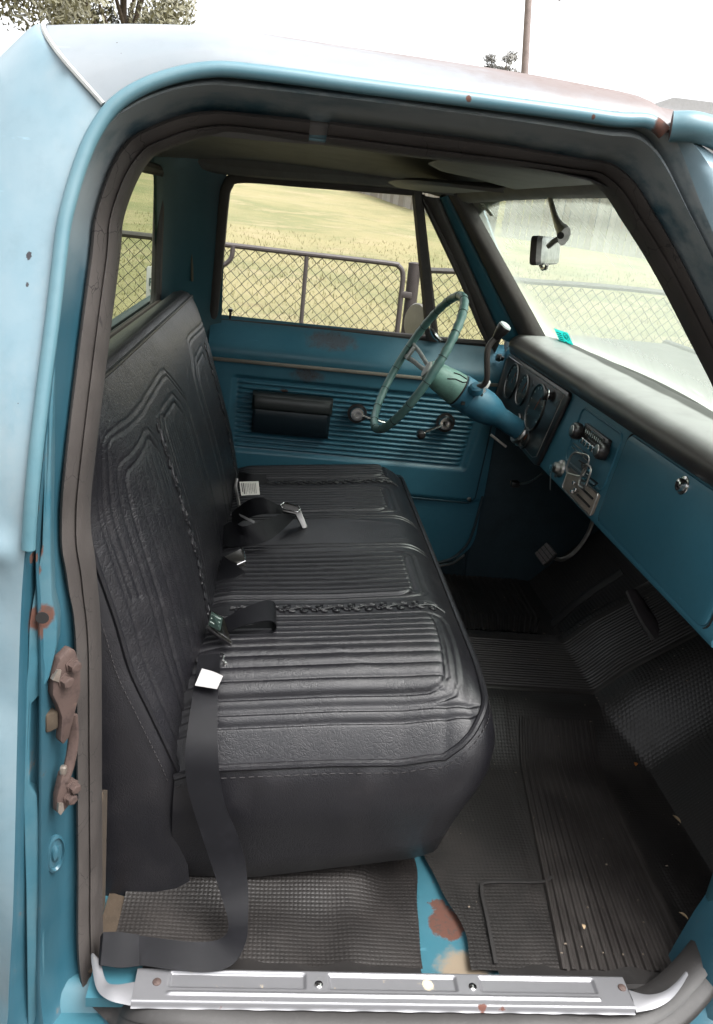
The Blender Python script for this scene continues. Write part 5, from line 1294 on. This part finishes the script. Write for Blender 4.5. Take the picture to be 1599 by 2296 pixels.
# short dry grass near the fence
b = MB(); rs = np.random.RandomState(11)
for k in range(26000):
    y = 2.4+13*rs.rand()**1.7; x = rs.uniform(-.40*y-1.0, .62*y+1.2)
    z = gz(x, y)+(.02*math.sin(x*1.3+y*.7)+.02*math.sin(x*.5-y*1.1) if y > 5 else 0)
    a = rs.rand()*PI; h_ = rs.uniform(.02, .075); w_ = rs.uniform(.004, .010); lx, ly = rs.randn(2)*.025
    dx_, dy_ = math.cos(a)*w_, math.sin(a)*w_
    b.v += [(x-dx_, y-dy_, z-.01), (x+dx_, y+dy_, z-.01), (x+lx, y+ly, z+h_)]; n_ = len(b.v); b.f.append((n_-3, n_-2, n_-1))
go = mesh('grass', b.v, b.f, grass_mat, None, False); tag(go, 'short dry yellow grass blades beyond the fence', 'grass', kind='stuff')
# chain-link fence line
FY = 3.60
def chain(b, x0, x1, z0, z1, y=FY, d=.034, r=.0017):
    n = int((x1-x0)/d); m_ = int((z1-z0)/d)
    for i in range(n+1):
        s_ = 1 if i % 2 else -1; pts = []
        for j in range(m_+1):
            x = x0+i*d+(d*.5)*(1 if (j % 2 == 0) else -1)*1.0
            pts.append((x, y+.0022*s_*(1 if j % 2 else -1), z1-j*d))
        # one wire zig-zags between neighbours
        b.tube([(p[0], p[1], p[2]) for p in pts], r, 4, caps=False)
def link(x0, x1, z0, z1, parent):
    b = MB(); d = .031; n = int((x1-x0)/d); m_ = int((z1-z0)/d); rs = np.random.RandomState(int(abs(x0*100))+3)
    for i in range(n+1):
        pts = []
        for j in range(m_+1):
            x = x0+i*d+(d/2 if (i+j) % 2 else -d/2)+rs.randn()*.0015
            pts.append((min(max(x, x0), x1), FY+(.003 if j % 2 else -.003), z1-j*d))
        b.tube(pts, .0023, 4, caps=False)
    return b.build('wire_mesh', wire_mat, parent, smooth=False, fix=False)
gate = empty('chain_link_gate', (.15, FY, gz(0, FY)), 'chain link gate with dark round pipe frame beyond the driver window', 'gate')
zt = .957; gx0, gx1 = -.36, .655
fr = catmull([(gx0, FY, -.18), (gx0, FY, .90), (gx0, FY, zt-.0)], 3)[:-1]+[(gx0, FY, zt), (gx0+.03, FY, zt)]
top_ = [(gx0-.03, FY, zt), (0, FY, zt), (.3, FY, zt+.002), (gx1-.07, FY, zt+.002), (gx1-.035, FY, zt-.006), (gx1-.010, FY, zt-.03), (gx1, FY, zt-.07), (gx1+.008, FY, .5), (gx1+.015, FY, -.18), (gx0, FY, -.18), (gx0, FY, zt-.12)]
MB().tube(catmull(top_[:7], 4)+[Vector(p) for p in top_[7:]], .0145, 10).build('frame', pipe_mat, gate)
MB().tube([(.105, FY, zt), (.112, FY, -.18)], .012, 10).build('mid_rail', pipe_mat, gate)
MB().tube(catmull([(-.30, FY-.02, zt), (-.305, FY-.02, zt-.06), (-.335, FY-.02, zt-.10), (-.37, FY-.02, zt-.115)], 4), .013, 8).build('corner_bend', pipe_mat, gate)
link(gx0+.01, gx1-.002, -.18, zt-.012, gate)
for z_ in (.80, .35): MB().box((.685, FY, z_), (.06, .03, .035)).build('hinge', pipe_mat, gate, bevel=.004)
pst = MB().lathe((.742, FY+.03, gz(.74, FY)-.05), (-.02, 0, 1), [(0, .036), (1.26, .036), (1.275, .038), (1.28, .02)], 16).build('gate_post', post_mat, None)
tag(pst, 'thick dark post the gate hangs from beside the vent window', 'post')
pst = MB().lathe((-.47, FY+.03, gz(0, FY)-.05), (0, 0, 1), [(0, .034), (1.27, .034), (1.285, .02)], 16).build('gate_post', post_mat, None)
tag(pst, 'gate post hidden behind the rear corner of the cab', 'post')
fr_ = empty('chain_link_fence', (2.4, FY, gz(0, FY)), 'chain link fence with sagging top rail seen through the windshield', 'fence')
MB().tube(catmull([(.76, FY, .945), (1.10, FY, .965), (1.35, FY, .95), (1.7, FY, .965), (2.2, FY, .975), (3.2, FY, .97), (4.6, FY, .98)], 6), .016, 8).build('top_rail', pipe_mat, fr_)
link(.78, 4.6, -.18, .945, fr_)
for x_ in (2.62, 4.55): MB().lathe((x_, FY+.03, gz(x_, FY)-.05), (.0, 0, 1), [(0, .03), (1.24, .03), (1.25, .015)], 14).build('fence_post', post_mat, fr_)
fl_ = empty('chain_link_fence', (-1.6, FY, gz(0, FY)), 'chain link fence with straight top rail seen through the back window', 'fence')
MB().tube([(-.50, FY, .955), (-1.5, FY, .948), (-3.2, FY, .94)], .018, 8).build('top_rail', pipe_mat, fl_)
link(-3.2, -.50, -.18, .935, fl_)
for x_ in (-1.9, -3.18): MB().lathe((x_, FY+.03, gz(x_, FY)-.05), (.0, 0, 1), [(0, .03), (1.22, .03), (1.23, .015)], 14).build('fence_post', post_mat, fl_)
# notice on the left fence
def text(s_, loc, size, m, parent, name='lettering'):
    cu = bpy.data.curves.new(name, 'FONT'); cu.body = s_; cu.size = size; cu.extrude = .0008; cu.offset = size*.02
    t_ = bpy.data.objects.new('tmp', cu); COL.objects.link(t_)
    dg = bpy.context.evaluated_depsgraph_get(); me = bpy.data.meshes.new_from_object(t_.evaluated_get(dg)); bpy.data.objects.remove(t_)
    R = Matrix.Rotation(PI/2, 4, 'X'); me.transform(Matrix.Translation(loc) @ R); me.materials.clear(); me.materials.append(m)
    o = bpy.data.objects.new(name, me); COL.objects.link(o); return attach(o, parent)
sx, _, sz = (-0.7540, 3.5500, 0.8031)
sg = MB().prism(rrect(sx, sx+.17, .50, sz, .012, 3), (0, .006, 0), (0, 3.55, 0)).build('notice_board', white_tag, None, bevel=.001)
tag(sg, 'white notice board on the fence seen at the edge of the back window', 'sign')
q = (-0.7417, 3.5490, 0.7009); text('Pi', (q[0], 3.5485, q[2]), .058, simple('notice_ink', (.03, .05, .05), .6), sg)
q = (-0.7358, 3.5490, 0.6539); text('v', (q[0], 3.5485, q[2]), .06, simple('notice_ink_grey', (.12, .15, .15), .6), sg)
q = (-0.7220, 3.5490, 0.7692); MB().lathe((q[0]+.012, 3.5485, q[2]), (0, -1, 0), [(0, .018), (.001, .018)], 16).build('emblem', grey_ink, sg)

# wooden paling fence behind the field
def paling(pts, lab):
    e_ = empty('paling_fence', (pts[0][0], pts[0][1], gz(*pts[0])), lab, 'fence'); rs = np.random.RandomState(len(pts)+int(pts[0][0]*7))
    shared = {}
    for (xa, ya), (xb_, yb_) in zip(pts[:-1], pts[1:]):
        L = math.hypot(xb_-xa, yb_-ya); n = int(L/.155); an = math.atan2(yb_-ya, xb_-xa)
        for k in range(n):
            t_ = (k+.5)/n; x, y = xa+(xb_-xa)*t_, ya+(yb_-ya)*t_
            mi = rs.randint(3)
            if mi not in shared:
                shared[mi] = MB().prism([(-.07, 0), (.07, 0), (.07, 1.78), (.055, 1.81), (-.055, 1.81), (-.07, 1.78)], (0, .018, 0), (0, -.009, 0)).build('plank', plank_mats[mi], None, smooth=False); o = shared[mi]
            else:
                o = shared[mi].copy(); COL.objects.link(o)
            o.parent = e_; o.matrix_parent_inverse = Matrix.Identity(4)
            o.location = Vector((x, y, gz(x, y)-.03+rs.uniform(-.02, .02)))-e_.location; o.rotation_euler = (0, rs.uniform(-.012, .012), an)
        for hz in (.35, 1.35):
            MB().tube([(xa, ya+.04, gz(xa, ya)+hz), (xb_, yb_+.04, gz(xb_, yb_)+hz)], .035, 4).build('fence_rail', plank_mats[1], e_, smooth=False)
    return e_
paling([(2.2, 31.0), (5.0, 19.6)], 'weathered plank fence running up the field in the top of the driver window')
paling([(5.1, 19.4), (14.5, 17.2)], 'weathered plank fence across the back seen through the windshield')

# utility pole with cross arm
pb_, pt_ = Vector((8.27, 30, 1.6)), Vector((7.20, 30, 9.8))
po = MB().tube([pb_, pb_.lerp(pt_, .5), pt_], [.145, .13, .115], 12).build('utility_pole', pole_mat, None); tag(po, 'wooden utility pole rising behind the cab roof', 'utility pole')
MB().box(pb_.lerp(pt_, .885), (2.3, .1, .1), Matrix.Rotation(.12, 3, 'Y')).build('cross_arm', pole_mat, po, bevel=.01)
for d_ in (-1.0, -.45, .45, 1.0): MB().lathe(pb_.lerp(pt_, .885)+Vector((d_, 0, .05-.12*d_)), (0, 0, 1), [(0, .03), (.05, .05), (.1, .05), (.14, .02)], 10).build('insulator', house_trim, po)

# trees: trunk, limbs and leaf clumps
def tree(name, base, height, spread, n, lm, lab, seed, hue=0, leafsize=.16, clumps=26):
    rs = np.random.RandomState(seed); root = empty(name, base, lab, 'tree', None); B = Vector(base)
    tb = MB(); trunk = [B+Vector((0, 0, -.2)), B+Vector((.1, 0, height*.3)), B+Vector((-.1, .1, height*.6)), B+Vector((0, 0, height*.85))]
    tb.tube(catmull(trunk, 4), [height*.03*(1-.8*k/12) for k in range(13)], 8)
    cl = []
    for k in range(clumps):
        a = rs.rand()*2*PI; q = math.sqrt(rs.rand()); hh = height*(.42+.55*rs.rand())
        sp_ = spread*(1-.55*abs((hh/height-.65)/.4)**1.5)
        cl.append(B+Vector((math.cos(a)*q*sp_, math.sin(a)*q*sp_, hh)))
    for c_ in cl[:14]:
        s_ = B+Vector((0, 0, height*(.3+.25*rs.rand()))); tb.tube([s_, s_.lerp(c_, .55)+Vector((0, 0, -.15)), c_], [height*.011, height*.007, height*.003], 6)
    tb.build('trunk', bark, root)
    lb_ = MB(); V_, F_ = [], []
    for k in range(n):
        c_ = cl[rs.randint(len(cl))]; d_ = Vector(rs.randn(3)); d_.normalize(); rad_ = spread*.30*rs.rand()**.45
        p = c_+Vector((d_.x*rad_, d_.y*rad_, d_.z*rad_*.75)); u_ = Vector(rs.randn(3)).normalized(); w_ = u_.orthogonal().normalized(); s_ = leafsize*rs.uniform(.5, 1.1)
        i_ = len(V_); V_ += [p-u_*s_, p+w_*s_*.4, p+u_*s_, p-w_*s_*.4]; F_.append((i_, i_+1, i_+2, i_+3))
    mesh('crown', V_, F_, lm, root, False)
    return root
tree('gum_tree', (-9.5, 26, 1.55), 9.6, 3.9, 34000, leaf_a, 'large olive green tree behind the rear of the cab roof', 4, leafsize=.12, clumps=95)
tree('gum_tree', (-5.9, 30, 1.9), 7.3, 2.3, 12000, leaf_a, 'rounded olive tree right of the large one above the roof', 9, leafsize=.12, clumps=50)
tree('gum_tree', (13.9, 62, 4.6), 8.5, 1.6, 3200, leaf_b, 'small sparse tree on the skyline left of the utility pole', 14, leafsize=.2, clumps=34)
tree('gum_tree', (21.5, 40, 3.0), 7.4, 2.0, 2600, leaf_b, 'grey green tree at the right edge above the house roof', 21, leafsize=.2, clumps=18)

# grey house on the right
hs = empty('house', (16.0, 27, 1.0), 'grey house with low metal roof at the far right behind the windshield pillar', 'house')
MB().box((17.0, 30.0, 3.0), (13.0, 8.0, 4.4)).build('wall', house_wall, hs, smooth=False)
MB().prism([(10.2, 5.1), (23.8, 5.1), (22.8, 5.75), (11.2, 5.55)], (0, 9.0, 0), (0, 25.4, 0)).build('roof', house_grey, hs, smooth=False)
MB().box((17.0, 25.35, 5.06), (13.8, .14, .14)).build('gutter', house_trim, hs, smooth=False)
for xx in (13.6, 14.7, 17.4):
    wn_ = MB().box((xx+.5, 25.96, 3.6), (1.5, .08, 1.5)).build('window', dark_void, hs, smooth=False)
    for q in (-.75, 0, .75): MB().box((xx+.5+q, 25.92, 3.6), (.07, .08, 1.5)).build('window_frame', house_trim, wn_, smooth=False)
    for q in (-.75, .75): MB().box((xx+.5, 25.92, 3.6+q), (1.57, .08, .07)).build('window_frame', house_trim, wn_, smooth=False)
for xx in (12.2, 14.55, 17.0): MB().box((xx, 25.5, 3.4), (.09, .09, 3.3)).build('veranda_post', house_trim, hs, smooth=False)
MB().box((17.0, 25.98, 2.2), (12.8, .06, 1.0)).build('brick_base', brick_red, hs, smooth=False)

# unseen wall added behind the camera to close off the low sky there
wl_ = MB().box((-1.0, -5.0, .70), (16.0, .2, 2.6)).build('sky_block_wall', simple('sky_block_grey', (.14, .14, .135), .8), None, smooth=False); tag(wl_, 'long grey wall added behind the camera to block low sky, out of view', 'wall')
